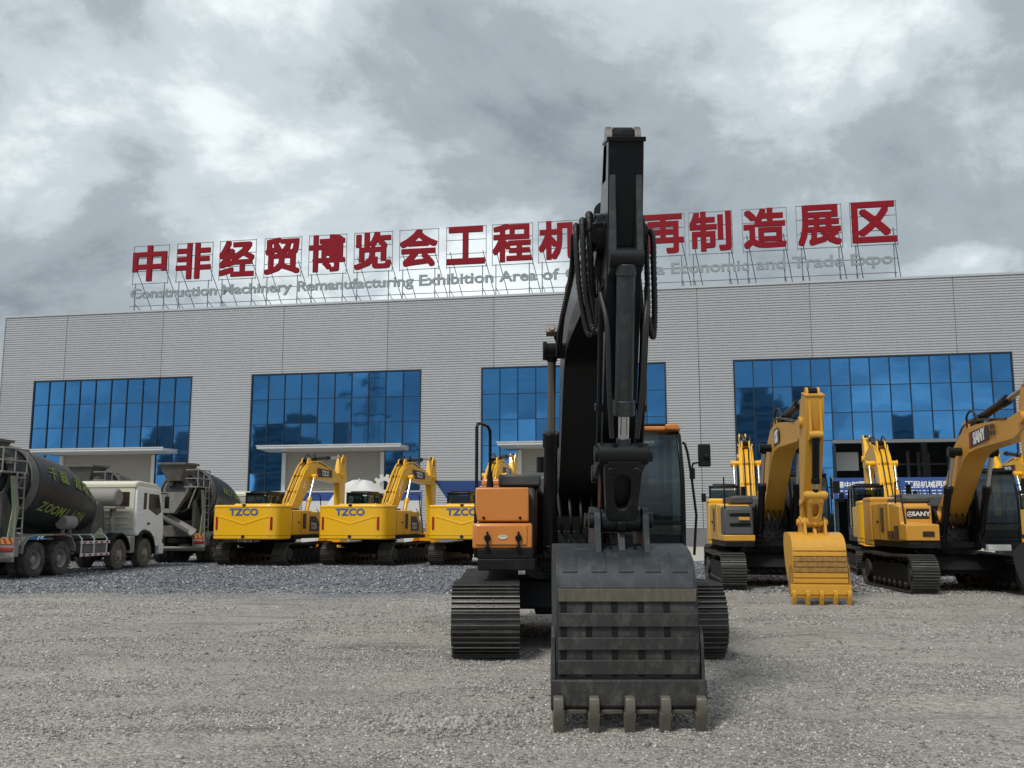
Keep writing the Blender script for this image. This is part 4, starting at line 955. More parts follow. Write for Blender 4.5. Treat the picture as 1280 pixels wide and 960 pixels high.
    b = MB(); b.prism(side, -1.19, 1.19); cab = b.build('cab', 'cab_white', root, 0.05, seg=3)
    b = MB(); b.prism([(5.93, 2.84), (7.92, 2.80), (7.86, 2.92), (7.5, 3.06), (6.2, 3.12), (5.93, 3.05)], -1.17, 1.17); b.build('cab_roof', 'cab_cream', cab, 0.07, seg=3)
    b = MB(); b.prism([(5.96, 1.4), (5.99, 1.4), (5.99, 2.86), (5.96, 2.86)], -1.1, 1.1); rw = b.build('rear_panel', 'cab_cream', cab, 0.01)
    for x in (-0.72, 0.72):
        b = MB(); b.box((x - 0.2, 5.9 - 11.86 + 0.005, 2.2), (x + 0.2, -5.945, 2.72)); b.build('rear_window', 'decal_dark', rw, 0.03)
    for z in (1.55, 1.78, 2.0):
        b = MB(); b.box((-0.95, -5.965, z), (0.95, -5.945, z + 0.06)); b.build('panel_rib', 'cab_cream', rw, 0.01)
    for sx in (-1, 1):
        b = MB(); b.prism([(6.75, 1.35), (7.72, 0.98), (8.02, 1.3), (7.98, 1.95), (7.72, 2.75), (6.75, 2.78)], sx * 1.188, sx * 1.205); dd_ = b.build('door', 'cab_white', cab, 0.015)
        b = MB(); b.prism([(6.86, 2.12), (7.55, 1.88), (7.88, 2.02), (7.64, 2.66), (6.86, 2.68)], sx * 1.2, sx * 1.214); b.build('door_window', 'decal_dark', dd_, 0.01)
        b = MB(); b.prism([(6.5, 2.1), (6.72, 2.1), (6.72, 2.7), (6.5, 2.7)], sx * 1.186, sx * 1.2); b.build('quarter_window', 'decal_dark', cab, 0.01)
        b = MB(); b.box((sx * 1.2, -7.0, 1.55), (sx * 1.225, -6.82, 1.62)); b.build('door_handle', 'black_matte', dd_)
        for z in (1.7, 1.9, 2.1, 2.3, 2.5):
            b = MB(); b.box((sx * 1.185, -6.45, z), (sx * 1.198, -6.08, z + 0.05)); b.build('panel_rib', 'cab_white', cab, 0.005)
        b = MB(); b.prism(arc((6.75, 0.55), 0.80, -5, 185, 12) + arc((6.75, 0.55), 0.70, 185, -5, 12), sx * 0.85, sx * 1.22); b.build('wheel_arch', 'black_matte', cab)
        b = MB(); b.tube([(sx * 1.18, -7.8, 2.7), (sx * 1.35, -7.95, 2.72), (sx * 1.38, -7.95, 2.6)], 0.02, 6); b.box((sx * 1.3, -8.0, 2.15), (sx * 1.45, -7.92, 2.6)); b.build('mirror', 'black_matte', cab, 0.02)
    b = MB(); b.add([(-1.05, -8.105, 1.98), (1.05, -8.105, 1.98), (0.98, -7.85, 2.8), (-0.98, -7.85, 2.8)], [(0, 1, 2, 3)]); b.build('windshield', 'decal_dark', cab)
    b = MB(); b.box((-1.2, -8.25, 0.45), (1.2, -7.9, 0.85)); b.build('front_bumper', 'cab_white', cab, 0.04)
    return root

# ------------------------------------------------------------------ ground
def gmat():
    m = bpy.data.materials.new('gravel_ground'); m.use_nodes = True
    t = m.node_tree; n = t.nodes; L = t.links; b = n['Principled BSDF']
    b.inputs['Roughness'].default_value = 0.93; b.inputs['Specular IOR Level'].default_value = 0.25
    tc = n.new('ShaderNodeTexCoord'); P = tc.outputs['Object']
    def nz(sc, det=6, r=0.6, vec=P):
        q = n.new('ShaderNodeTexNoise'); q.inputs['Scale'].default_value = sc; q.inputs['Detail'].default_value = det; q.inputs['Roughness'].default_value = r
        L.new(vec, q.inputs['Vector']); return q.outputs['Fac']
    def vor(sc):
        q = n.new('ShaderNodeTexVoronoi'); q.inputs['Scale'].default_value = sc; L.new(P, q.inputs['Vector']); return q
    def ramp(f, st):
        q = n.new('ShaderNodeValToRGB'); e = q.color_ramp.elements
        while len(e) < len(st): e.new(0.5)
        for k, (p, c) in enumerate(st): e[k].position = p; e[k].color = (*c, 1)
        L.new(f, q.inputs[0]); return q.outputs[0]
    def mix(f, a, c, mode='MIX'):
        q = n.new('ShaderNodeMix'); q.data_type = 'RGBA'; q.blend_type = mode
        if isinstance(f, float): q.inputs[0].default_value = f
        else: L.new(f, q.inputs[0])
        L.new(a, q.inputs[6]); L.new(c, q.inputs[7]); return q.outputs[2]
    def mth(op, a, c):
        q = n.new('ShaderNodeMath'); q.operation = op
        for i, v in enumerate((a, c)):
            if isinstance(v, (int, float)): q.inputs[i].default_value = v
            else: L.new(v, q.inputs[i])
        return q.outputs[0]
    v1, v2 = vor(26), vor(60)
    sp = n.new('ShaderNodeSeparateColor'); L.new(v1.outputs['Color'], sp.inputs[0])
    sp2 = n.new('ShaderNodeSeparateColor'); L.new(v2.outputs['Color'], sp2.inputs[0])
    val = mth('ADD', mth('MULTIPLY', sp.outputs[0], 0.5), mth('MULTIPLY', sp2.outputs[0], 0.5))
    beige = ramp(val, [(0.1, (0.225, 0.21, 0.188)), (0.5, (0.35, 0.331, 0.302)), (0.9, (0.47, 0.45, 0.418))])
    blue = ramp(val, [(0.1, (0.07, 0.073, 0.082)), (0.5, (0.165, 0.172, 0.19)), (0.9, (0.36, 0.37, 0.39))])
    # fines between the stones, drifting in broad patches
    patch = ramp(nz(0.35, 8, 0.65), [(0.35, (0.80, 0.79, 0.77)), (0.65, (1.10, 1.08, 1.05))])
    beige = mix(1.0, beige, patch, 'MULTIPLY')
    mp = n.new('ShaderNodeMapping'); mp.inputs['Scale'].default_value = (0.35, 1.5, 1.0); L.new(P, mp.inputs[0])
    dark_streaks = ramp(nz(1.0, 7, 0.68, mp.outputs[0]), [(0.34, (0.62, 0.62, 0.62)), (0.46, (1.0, 1.0, 1.0))])  # stretched noise darkens the beige in streaks running across the yard
    beige = mix(1.0, beige, dark_streaks, 'MULTIPLY')
    # the dark crushed-stone strip on the far side of the yard starts about 21 m out
    s = n.new('ShaderNodeSeparateXYZ'); L.new(P, s.inputs[0])
    edge = mth('ADD', mth('SUBTRACT', s.outputs[1], 21.6), mth('MULTIPLY', mth('SUBTRACT', nz(0.45, 7, 0.6), 0.5), 7.0))
    edge = mth('SUBTRACT', edge, mth('MULTIPLY', mth('MAXIMUM', s.outputs[0], 0.0), 0.55))
    mr = n.new('ShaderNodeMapRange'); mr.inputs[1].default_value = -0.8; mr.inputs[2].default_value = 1.0; L.new(edge, mr.inputs[0])
    L.new(mix(mr.outputs[0], beige, blue), b.inputs['Base Color'])
    hgt = mth('ADD', mth('MULTIPLY', v1.outputs['Distance'], -0.9), mth('ADD', mth('MULTIPLY', v2.outputs['Distance'], -0.4), mth('MULTIPLY', nz(9, 6, 0.7), 1.0)))
    bp = n.new('ShaderNodeBump'); bp.inputs['Strength'].default_value = 0.9; bp.inputs['Distance'].default_value = 0.03
    L.new(hgt, bp.inputs['Height']); L.new(bp.outputs[0], b.inputs['Normal'])
    M['gravel_ground'] = m
gmat()
PILES = [(0.85, 8.45, 0.75, 0.13), (-0.55, 7.9, 0.5, 0.05), (-0.2, 9.6, 0.9, 0.04), (3.2, 10.2, 1.0, 0.05), (-3.2, 15.0, 1.1, 0.06), (-0.6, 14.6, 0.9, 0.06), (4.6, 14.2, 1.4, 0.05), (7.5, 13.2, 1.2, 0.05), (-6.2, 17.5, 1.6, 0.05), (1.6, 6.9, 0.7, 0.02)]
def gz(x, y):
    h = 0.03 * (mnoise.noise((x * 0.8, y * 0.8, 0.3)) + 0.6 * mnoise.noise((x * 2.3, y * 2.3, 4.1))) - 0.012
    h += 0.03 * mnoise.noise((x * 0.3, y * 1.9, 7.7))        # wheel ruts running across the yard
    for px, py, r, a in PILES:
        d2 = ((x - px) ** 2 + (y - py) ** 2) / (r * r)
        if d2 < 4: h += a * math.exp(-d2 * 1.6)
    fade = min(1, max(0, (30 - y) / 12))
    return h * fade
xs = np.concatenate([[-1500, -400, -120, -45], np.arange(-16, 16.01, 0.16), [45, 120, 400, 1500]])
ys = np.concatenate([[-1200, -300, -60, -10, 2], np.arange(4.5, 26, 0.16), [30, 36, 45, 60, 90, 150, 400, 1800]])
vs = [(float(x), float(y), gz(x, y) if (-16 <= x <= 16 and 4.4 < y < 30) else 0.0) for y in ys for x in xs]
nx = len(xs)
b = MB(); b.add(vs, [(j * nx + i, j * nx + i + 1, (j + 1) * nx + i + 1, (j + 1) * nx + i) for j in range(len(ys) - 1) for i in range(nx - 1)])
structure(b.build('ground', 'gravel_ground', ang=180))

# loose stones lying on the near part of the yard
def stones(count, dmin, dmax, smin, smax, name, mats, piles=False):
    d = np.sqrt(rng.uniform(dmin ** 2, dmax ** 2, count))
    x = rng.uniform(-0.60, 0.60, count) * d * 1.02; y = d.copy()
    if piles:
        k = rng.integers(0, 3, count); pc = np.array([PILES[i] for i in (0, 0, 1)])[k]
        x = pc[:, 0] + rng.normal(0, 0.42, count) * pc[:, 2] * 1.1; y = pc[:, 1] + rng.normal(0, 0.4, count) * pc[:, 2]
    if not piles and smax < 0.04 and dmax < 30:     # compacted patches carry fewer loose stones
        keep = np.array([mnoise.noise((p * 0.35, q * 0.8, 2.2)) + 0.5 * mnoise.noise((p * 1.1, q * 2.2, 5.0)) for p, q in zip(x, y)]) + rng.normal(0, 0.22, count) > -0.02
        x, y, count = x[keep], y[keep], int(keep.sum())
    sz = smin * (smax / smin) ** (rng.random(count) ** 2.2)
    base = np.array([(1, 0, 0), (-1, 0, 0), (0, 1, 0), (0, -1, 0), (0, 0, 1), (0, 0, -1)], float)
    tri = np.array([(0, 2, 4), (2, 1, 4), (1, 3, 4), (3, 0, 4), (2, 0, 5), (1, 2, 5), (3, 1, 5), (0, 3, 5)])
    V = base[None] * rng.uniform(0.65, 1.25, (count, 6, 1)) + rng.normal(0, 0.16, (count, 6, 3))
    V *= (sz[:, None, None] * np.array([1.0, 0.85, 0.62]))
    a = rng.uniform(0, 2 * np.pi, count); ca, sa = np.cos(a)[:, None], np.sin(a)[:, None]
    X = V[..., 0] * ca - V[..., 1] * sa; Y = V[..., 0] * sa + V[..., 1] * ca
    Z = V[..., 2]
    zz = np.array([gz(p, q) for p, q in zip(x, y)])
    co = np.stack([X + x[:, None], Y + y[:, None], Z + (zz + sz * 0.12)[:, None]], -1).reshape(-1, 3)
    F = (tri[None] + 6 * np.arange(count)[:, None, None]).reshape(-1, 3)
    me = bpy.data.meshes.new(name)
    me.vertices.add(len(co)); me.vertices.foreach_set('co', co.ravel())
    me.loops.add(F.size); me.loops.foreach_set('vertex_index', F.ravel())
    me.polygons.add(len(F)); me.polygons.foreach_set('loop_start', np.arange(0, F.size, 3))
    for mm in mats: me.materials.append(M[mm])
    me.polygons.foreach_set('material_index', np.repeat(rng.choice(len(mats), count, p=[0.3, 0.42, 0.2, 0.08]), 8))
    me.update(); me.validate()
    o = bpy.data.objects.new(name, me); C.objects.link(o); o['kind'] = 'stuff'; return o
for nm, c in (('stone_dark', (0.185, 0.173, 0.156)), ('stone_mid', (0.32, 0.302, 0.275)), ('stone_light', (0.42, 0.402, 0.372)), ('stone_pale', (0.56, 0.545, 0.515)), ('chip_dark', (0.05, 0.052, 0.058)), ('chip_mid', (0.12, 0.125, 0.14)), ('chip_light', (0.27, 0.28, 0.30)), ('chip_pale', (0.5, 0.51, 0.53))):
    mat(nm, c, 0.9, var=0.3, vscale=25)
GM = ['stone_dark', 'stone_mid', 'stone_light', 'stone_pale']
tag(stones(170000, 5.4, 12, 0.005, 0.021, 'gravel', GM), 'loose grey and beige gravel scattered over the near yard', 'gravel')
tag(stones(80000, 12, 24, 0.012, 0.03, 'gravel', GM), 'coarser loose gravel across the middle of the yard', 'gravel')
tag(stones(450, 5.6, 20, 0.025, 0.048, 'gravel', ['stone_dark', 'stone_mid', 'stone_light', 'stone_light']), 'scattered larger stones lying loose on the yard', 'gravel')
tag(stones(60000, 22.5, 42, 0.022, 0.05, 'gravel', ['chip_dark', 'chip_mid', 'chip_light', 'chip_pale']), 'dark bluish crushed stone under the row of parked machines', 'gravel')
tag(stones(9000, 7, 9, 0.008, 0.04, 'gravel', ['stone_dark', 'stone_mid', 'stone_mid', 'stone_light'], True), 'heaped gravel pushed up behind the black bucket teeth', 'gravel')

# ------------------------------------------------------------------ exhibition hall (local x along the front, y into the building)
HX, HY, HR = 12.9, 68.0, R(-10.5)
XL, XR, ZT, DEP = -56.0, 34.0, 18.5, 42.0
hall = thing('exhibition_hall', 'long grey ribbed-metal exhibition hall with blue glazed window bays', 'building', (HX, HY, 0), HR)
WIN = [(-52.8, -38.9), (-33.75, -20.15), (-15.4, -1.9), (2.95, 21.3)]
WT, WB = 13.03, 0.35
SEAMS = [-50.2, -41.6, -31.3, -22.8, -14.5, -5.9, 0.5, 8.35, 17.9, 26.5]
def corrugated(x0, x1, z0, z1):
    per, dep = 0.185, 0.045
    zz = [(z0, None)]; pts = [(0.0, z0)]
    k = math.floor(z0 / per)
    prof = [(0.0, 0.0), (0.60, 0.0), (0.68, dep), (0.92, dep), (1.0, 0.0)]
    seq = []
    while k * per < z1:
        for t, d in prof[:-1]: seq.append((k * per + t * per, d))
        k += 1
    seq.append((k * per, 0.0))
    q = [(z, d) for z, d in seq if z0 < z < z1]
    f = lambda z: float(np.interp(z, [s[0] for s in seq], [s[1] for s in seq]))
    q = [(z0, f(z0))] + q + [(z1, f(z1))]
    b = MB(); vs = []
    for z, d in q: vs += [(x0, d, z), (x1, d, z)]
    b.add(vs, [(2 * i, 2 * i + 1, 2 * i + 3, 2 * i + 2) for i in range(len(q) - 1)])
    return b
PL = 1.24
cuts = sorted([XL, XR] + SEAMS)
for a, c in zip(cuts, cuts[1:]):
    corrugated(a + 0.02, c - 0.02, WT + 0.12, ZT).build('cladding_panel', 'cladding', hall, ang=20)
edges = [XL] + [v for wv in WIN for v in wv] + [XR]
for a, c in zip(edges[::2], edges[1::2]):
    sub = [a] + [s_ for s_ in SEAMS if a + 0.8 < s_ < c - 0.8] + [c]
    for p, q in zip(sub, sub[1:]): corrugated(p + (0.02 if p != a else 0.0), q - (0.02 if q != c else 0.0), PL, WT + 0.12).build('cladding_panel', 'cladding', hall, ang=20)
    b = MB(); b.box((a, -0.05, 0), (c, 0.3, PL)); b.build('plinth', 'plinth', hall)
for s_ in SEAMS:
    if XL < s_ < XR:
        b = MB(); b.box((s_ - 0.035, 0.03, WT + 0.12), (s_ + 0.035, 0.08, ZT)); b.build('seam_strip', 'plinth', hall)
b = MB(); b.box((XL - 0.06, -0.07, ZT), (XR, 0.35, ZT + 0.16)); b.box((XL - 0.06, -0.06, PL), (XL + 0.12, -0.002, ZT)); b.build('edge_flashing', 'cladding_trim', hall)
b = MB(); b.box((XL - 0.05, 0.1, 0), (XL, DEP, ZT)); b.box((XR, 0.1, 0), (XR + 0.2, DEP, ZT)); b.box((XL, DEP, 0), (XR, DEP + 0.2, ZT)); b.build('end_wall', 'cladding', hall)
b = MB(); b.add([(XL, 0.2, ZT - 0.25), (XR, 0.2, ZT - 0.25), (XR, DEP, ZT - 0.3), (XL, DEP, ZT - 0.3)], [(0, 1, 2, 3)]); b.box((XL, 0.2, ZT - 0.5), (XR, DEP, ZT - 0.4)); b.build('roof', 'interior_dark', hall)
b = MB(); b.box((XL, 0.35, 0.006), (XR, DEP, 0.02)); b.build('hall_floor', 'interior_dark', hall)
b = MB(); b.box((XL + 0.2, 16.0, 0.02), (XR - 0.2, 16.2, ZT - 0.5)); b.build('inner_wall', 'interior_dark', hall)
for k in range(9):
    b = MB(); x = -50 + k * 9.6
    b.box((x - 0.2, 8.0, 0.02), (x + 0.2, 8.4, ZT - 0.6)); b.build('column', 'interior_steel', hall)
for y, z in ((4.5, 13.05), (9.5, 13.15)):            # rows of lit tubes under the hall roof
    for k in range(20):
        x = -50 + k * 4.1
        b = MB(); b.box((x - 0.9, y - 0.06, z), (x + 0.9, y + 0.06, z + 0.08)); b.build('tube_lamp', 'tube_light', hall)
        b = MB(); b.cyl((x, y, z + 0.08), (x, y, ZT - 0.45), 0.02, 5); b.build('lamp_rod', 'interior_steel', hall)
rows = [13.03, 11.12, 9.22, 7.3, 5.4, 3.5, 1.6, 0.35]
OPEN = [(-50.0, -41.4, 6.95), (-30.95, -23.0, 6.95), (-12.55, -4.6, 6.95), (9.2, 18.3, 7.0)]
NC = [10, 10, 10, 14]
pane_cache = {}
for (a, c), (d0, d1, dz), ncol in zip(WIN, OPEN, NC):
    cw = (c - a) / ncol
    d0 = a + round((d0 - a) / cw) * cw; d1 = a + round((d1 - a) / cw) * cw
    b = MB()
    b.box((a - 0.06, -0.03, WB), (a + 0.05, 0.2, WT)); b.box((c - 0.05, -0.03, WB), (c + 0.06, 0.2, WT)); b.box((a - 0.06, -0.035, WT), (c + 0.06, 0.22, WT + 0.12))
    for i in range(1, ncol):
        x = a + i * cw; zb = WB if not (d0 - 0.01 < x < d1 + 0.01) or abs(x - d0) < 0.01 or abs(x - d1) < 0.01 else dz + 0.3
        b.box((x - 0.035, -0.02, zb), (x + 0.035, 0.14, WT))
    for z in rows[1:]:
        for i in range(ncol):
            x0, x1 = a + i * cw, a + (i + 1) * cw; mid_ = (x0 + x1) / 2
            if d0 < mid_ < d1 and z < dz + 0.2: continue
            b.box((x0 + 0.035, 0.0, z - 0.022), (x1 - 0.035, 0.12, z + 0.022))
    wf = b.build('window_bay', 'mullion', hall)
    for z1, z0 in zip(rows, rows[1:]):
        for i in range(ncol):
            x0, x1 = a + i * cw, a + (i + 1) * cw; mid_ = (x0 + x1) / 2
            if d0 < mid_ < d1 and z1 < dz + 0.5: continue
            key = (round(x1 - x0, 3), round(z1 - z0, 2))
            if key not in pane_cache:
                w2, h2 = key[0] / 2 - 0.03, key[1] / 2 - 0.018
                q = MB(); q.box((-w2, 0, -h2), (w2, 0.012, h2)); pm = q.mesh('pane'); pm.materials.append(M['hall_glass']); pane_cache[key] = pm
            obj('pane', pane_cache[key], wf, MT(mid_, 0.05, (z0 + z1) / 2, random.gauss(0, 0.006), 0, random.gauss(0, 0.006)))
    b = MB(); b.box((a, 0.3, 0), (c, 0.32, 0.01)); 
    if ncol == 10:
        # roller shutter under a steel canopy
        b = MB(); k = 0; z = 0.1; vs = []
        q = []
        while z < dz - 0.02:
            q += [(z, 0.10), (z + 0.11, 0.10), (z + 0.13, 0.13), (z + 0.15, 0.13)]; z += 0.17
        for zz_, d in q: vs += [(d0 + 0.28, d, zz_), (d1 - 0.28, d, zz_)]
        b.add(vs, [(2 * i, 2 * i + 1, 2 * i + 3, 2 * i + 2) for i in range(len(q) - 1)])
        st = b.build('roller_shutter', 'shutter', hall, ang=20)
        b = MB(); b.box((d0, -0.06, 0), (d0 + 0.3, 0.2, dz)); b.build('shutter_jamb', 'shutter_trim', st); b = MB(); b.box((d1 - 0.3, -0.06, 0), (d1, 0.2, dz)); b.build('shutter_jamb', 'shutter_trim', st)
        b = MB(); b.prism([(0.0, dz + 0.06), (2.2, dz + 0.18), (2.2, dz + 0.34), (0.0, dz + 0.42)], d0 - 1.1, d1 + 1.9); cn = b.build('canopy', 'canopy', hall, 0.02)
        b = MB(); b.box((d0 - 1.15, -2.24, dz + 0.34), (d1 + 1.95, -2.2, dz + 0.44)); b.build('canopy_gutter', 'cladding_trim', cn)
    else:
        b = MB(); b.box((d0 - 0.1, -0.12, dz + 0.08), (d1 + 0.1, 0.3, dz + 0.3)); b.build('door_lintel', 'interior_steel', hall)
        for q in (d0, d1):
            b = MB(); b.box((q - 0.1, -0.1, 0.0), (q + 0.1, 0.3, dz - 0.03)); b.build('door_jamb', 'mullion', hall)
        b = MB(); b.box((d0 + 0.15, 2.0, 5.3), (d0 + 1.9, 2.2, 6.6)); b.build('wall_unit', 'shutter_trim', hall)
        for k in range(7):
            x = d0 + 3.2 + k * 0.95; b = MB(); b.box((x - 0.1, 6 + (k % 3), 0.02), (x + 0.1, 6.2 + (k % 3), 6.9)); b.build('rack_post', 'interior_steel', hall)
        for z in (2.6, 4.6, 5.9):
            b = MB(); b.box((d0 + 3.0, 6.3, z), (d1, 6.4, z + 0.12)); b.build('rack_beam', 'interior_steel', hall)

# concrete apron along the hall front
b = MB(); b.add([(-60, -27.0, 0.006), (40, -27.0, 0.006), (40, 0.3, 0.006), (-60, 0.3, 0.006)], [(0, 1, 2, 3)])
ap = structure(b.build('pavement', 'concrete')); ap.location = (HX, HY, 0); ap.rotation_euler = (0, 0, HR)

# ------------------------------------------------------------------ roof sign
sgn = thing('roof_sign', 'row of big red Chinese characters on steel trusses along the hall roof', 'sign', (HX, HY, ZT - 0.3), HR)
SX = [-43.7, -39.8, -36.0, -32.1, -28.3, -24.5, -20.75, -16.95, -13.3, -9.7, -5.75, -1.82, 1.63, 5.54, 9.38, 13.14]
for ch, x in zip(SIGN, SX):
    z = 22.95 - ZT + 0.3 + 0.0035 * (x + 15)
    c = obj('character', TXT[ch], sgn, MT(x, 1.0, z)); c['label'] = 'red character ' + ch
    b = MB(); r = 0.022
    for sx in (-1.58, 1.58): b.box((sx - r, 0.16, -1.75), (sx + r, 0.16 + 2 * r, 1.6))
    for sz in (-1.66, -0.6, 0.5, 1.55): b.box((-1.58, 0.16, sz - r), (1.58, 0.16 + 2 * r, sz + r))
    b.build('character_frame', 'sign_frame', c)
    b = MB()
    for sx in (-1.3, 1.3):
        b.cyl((x + sx, 1.2, 0), (x + sx, 1.2, z - 1.6), 0.04, 6); b.cyl((x + sx + 0.9, 3.2, 0), (x + sx, 1.2, z - 0.4), 0.032, 6); b.cyl((x + sx + 0.5, 3.2, 0), (x + sx + 0.02, 1.22, 1.3), 0.025, 6)
    b.build('truss', 'sign_frame', sgn)
b = MB()
for z in (0.55, 1.1, 2.15): b.cyl((-45.4, 1.12, z), (14.6, 1.12, z), 0.028, 6)
b.build('rail', 'sign_frame', sgn)
tot = sum(TXT['e' + wd].vertices and (max(v.co.x for v in TXT['e' + wd].vertices) - min(v.co.x for v in TXT['e' + wd].vertices)) * 0.0 + 0 for wd in ENG)
def mw(me): xs_ = [v.co.x for v in me.vertices]; zs_ = [v.co.z for v in me.vertices]; return max(xs_) - min(xs_), max(zs_) - min(zs_)
# words were made one unit high overall; bring them to one letter size
CAPS = {'Construction': 1.0, 'Machinery': 1.29, 'Remanufacturing': 1.29, 'Exhibition': 1.03, 'Area': 1.0, 'of': 1.03, 'China-Africa': 1.03, 'Economic': 1.0, 'and': 1.03, 'Trade': 1.03, 'Expo': 1.29}
wid_ = [mw(TXT['e' + wd])[0] * CAPS[wd] for wd in ENG]
gap = 0.42; k = 59.6 / (sum(wid_) + gap * (len(ENG) - 1)); x = -45.3
for wd, wv in zip(ENG, wid_):
    hgt = CAPS[wd] * 0.86
    dz = -0.145 * 0.86 if CAPS[wd] > 1.2 else 0.0
    o = obj('word', TXT['e' + wd], sgn, MT(x + wv * k / 2, 1.02, 20.32 - ZT + 0.3 + dz) @ Matrix.Diagonal((CAPS[wd] * k, 1, hgt, 1))); o['label'] = 'silver word ' + wd
    x += (wv + gap) * k

# ------------------------------------------------------------------ banners and bits at the hall doors
bn = thing('banner', 'blue banner with white Chinese lettering across the open hall doorway', 'banner', (HX, HY, 0), HR)
b = MB(); b.box((9.3, -0.55, 3.28), (18.2, -0.52, 4.68)); b.build('cloth', 'banner_blue', bn)
for k, ch in enumerate('潭中部国际'): obj('character', TXT['b' + ch], bn, MT(9.72 + k * 0.475, -0.556, 4.2))
for k, ch in enumerate('工程机械再制造'): obj('character', TXT['b' + ch], bn, MT(14.15 + k * 0.475, -0.556, 4.2))
b = MB(); x = 9.5
while x < 18.0:
    wq = random.uniform(0.1, 0.4); b.box((x, -0.556, 3.76), (x + wq, -0.552, 3.82)); b.box((x + 0.05, -0.556, 3.56), (x + wq, -0.552, 3.62)); x += wq + 0.1
b.build('small_print', 'white_paint', bn)
b = MB()
for px in (9.25, 18.25): b.cyl((px, -0.53, 0), (px, -0.53, 4.8), 0.04, 8)
b.build('banner_pole', 'sign_frame', bn)
st = thing('display_board', 'upright blue display board beside the open hall doorway', 'sign', (HX, HY, 0), HR)
b = MB(); b.box((10.6, -2.0, 0.4), (11.8, -1.95, 2.9)); bo = b.build('board', 'banner_blue', st)
b = MB()
for k in range(7): b.box((10.75, -2.008, 0.7 + k * 0.28), (10.75 + random.uniform(0.4, 0.9), -2.002, 0.8 + k * 0.28))
b.build('print', 'white_paint', bo)
b = MB(); b.box((10.6, -1.95, 0), (10.66, -1.6, 2.9)); b.box((11.74, -1.95, 0), (11.8, -1.6, 2.9)); b.build('board_leg', 'sign_frame', st)

# blue site hoarding behind the row of yellow machines
for (x0, x1, y, h, lab) in ((-20.5, -11.5, 52.0, 3.3, 'long blue hoarding sheet behind the yellow excavators and the mixer trucks'), (-11.3, -2.9, 51.0, 3.3, 'blue hoarding sheet behind the yellow excavators below the white tarpaulin')):
    f = thing('hoarding', lab, 'fence', ((x0 + x1) / 2, y, 0), HR, 'blue hoarding sheets')
    n = int((x1 - x0) / 2.2)
    for i in range(n):
        xa = -(x1 - x0) / 2 + i * 2.2; b = MB(); b.box((xa, 0, 0.1), (xa + 2.16, 0.04, h)); b.build('panel', 'tarp_blue' if False else 'white_tarp', f)
        b = MB(); b.box((xa, -0.012, h - 0.5), (xa + 2.16, -0.002, h - 0.05)); b.build('blue_band', 'tarp_blue', f)
    for i in range(n + 1):
        b = MB(); b.cyl((-(x1 - x0) / 2 + i * 2.2 - 0.02, 0.08, 0), (-(x1 - x0) / 2 + i * 2.2 - 0.02, 0.08, h), 0.04, 8); b.build('post', 'sign_frame', f)
fl = thing('flag_banner', 'blue pointed cloth hung on a pole behind the orange excavator', 'banner', (-3.3, 45.0, 0), 0)
b = MB(); b.front([(-0.3, 3.55), (2.4, 3.55), (2.4, 1.3), (1.2, 1.3), (0.35, 2.6)], -0.01, 0.01); b.build('cloth', 'tarp_blue', fl)
b = MB(); b.cyl((2.42, 0.03, 0), (2.42, 0.03, 3.6), 0.03, 8); b.cyl((-0.35, 0.03, 3.57), (2.45, 0.03, 3.57), 0.025, 8); b.build('pole', 'sign_frame', fl)
# white tarpaulin heap and gear-shaped board
tp = thing('covered_heap', 'heap under a crumpled white tarpaulin between the yellow excavators', 'heap', (-7.4, 47.0, 0), 0)
b = MB(); n = 28; vs = []; fs = []
for j in range(12):
    for i in range(n):
        a = 2 * math.pi * i / n; t = j / 11; rr = 2.1 * math.cos(t * math.pi / 2 * 0.98); z = 3.6 * math.sin(t * math.pi / 2) ** 0.8
        q = 1 + 0.12 * mnoise.noise((math.cos(a) * 2, math.sin(a) * 2, t * 3))
        vs.append((rr * q * math.cos(a), rr * 0.7 * q * math.sin(a), z * (1 + 0.08 * mnoise.noise((a * 2, t * 5, 1.0)))))
for j in range(11):
    for i in range(n): fs.append((j * n + i, j * n + (i + 1) % n, (j + 1) * n + (i + 1) % n, (j + 1) * n + i))
b.add(vs, fs + [tuple(range(11 * n, 12 * n))]); b.build('tarpaulin', 'white_tarp', tp, ang=60)
b = MB(); b.tube([(-2.66 + 0.0, 0.3, 0.0), (-2.66, 0.3, 0.04)], 0.02, 6); b.tube(bez([(-2.7, -0.6, 0.03), (-1.5, -1.75, 0.03), (0.3, -2.0, 0.03), (2.2, -1.2, 0.03)], 16), 0.025, 6); b.build('tie_rope', 'white_paint', tp)
ge = thing('gear_board', 'white gear-shaped display board standing above the tarpaulin heap', 'sign', (-6.1, 46.0, 0), 0)
b = MB(); pts = []
for i in range(10):
    a = 2 * math.pi * i / 10
    for da, rr in ((-0.2, 0.40), (-0.13, 0.54), (0.13, 0.54), (0.2, 0.40)): pts.append((rr * math.cos(a + da), 3.4 + rr * math.sin(a + da)))
vs = [(x, 0, z) for x, z in pts] + [(0.22 * math.cos(2 * math.pi * i / 40 - 0.2), 0, 3.4 + 0.22 * math.sin(2 * math.pi * i / 40 - 0.2)) for i in range(40)]
vs += [(x, 0.08, z) for x, y, z in vs]
fs = []
for i in range(40):
    j = (i + 1) % 40
    fs += [(i, j, 40 + j, 40 + i), (80 + j, 80 + i, 120 + i, 120 + j), (j, i, 80 + i, 80 + j), (40 + i, 40 + j, 120 + j, 120 + i)]
b.add(vs, fs); b.build('gear_plate', 'white_paint', ge)
b = MB(); b.box((-0.05, 0.08, 0), (0.05, 0.16, 3.05)); b.build('post', 'sign_frame', ge)

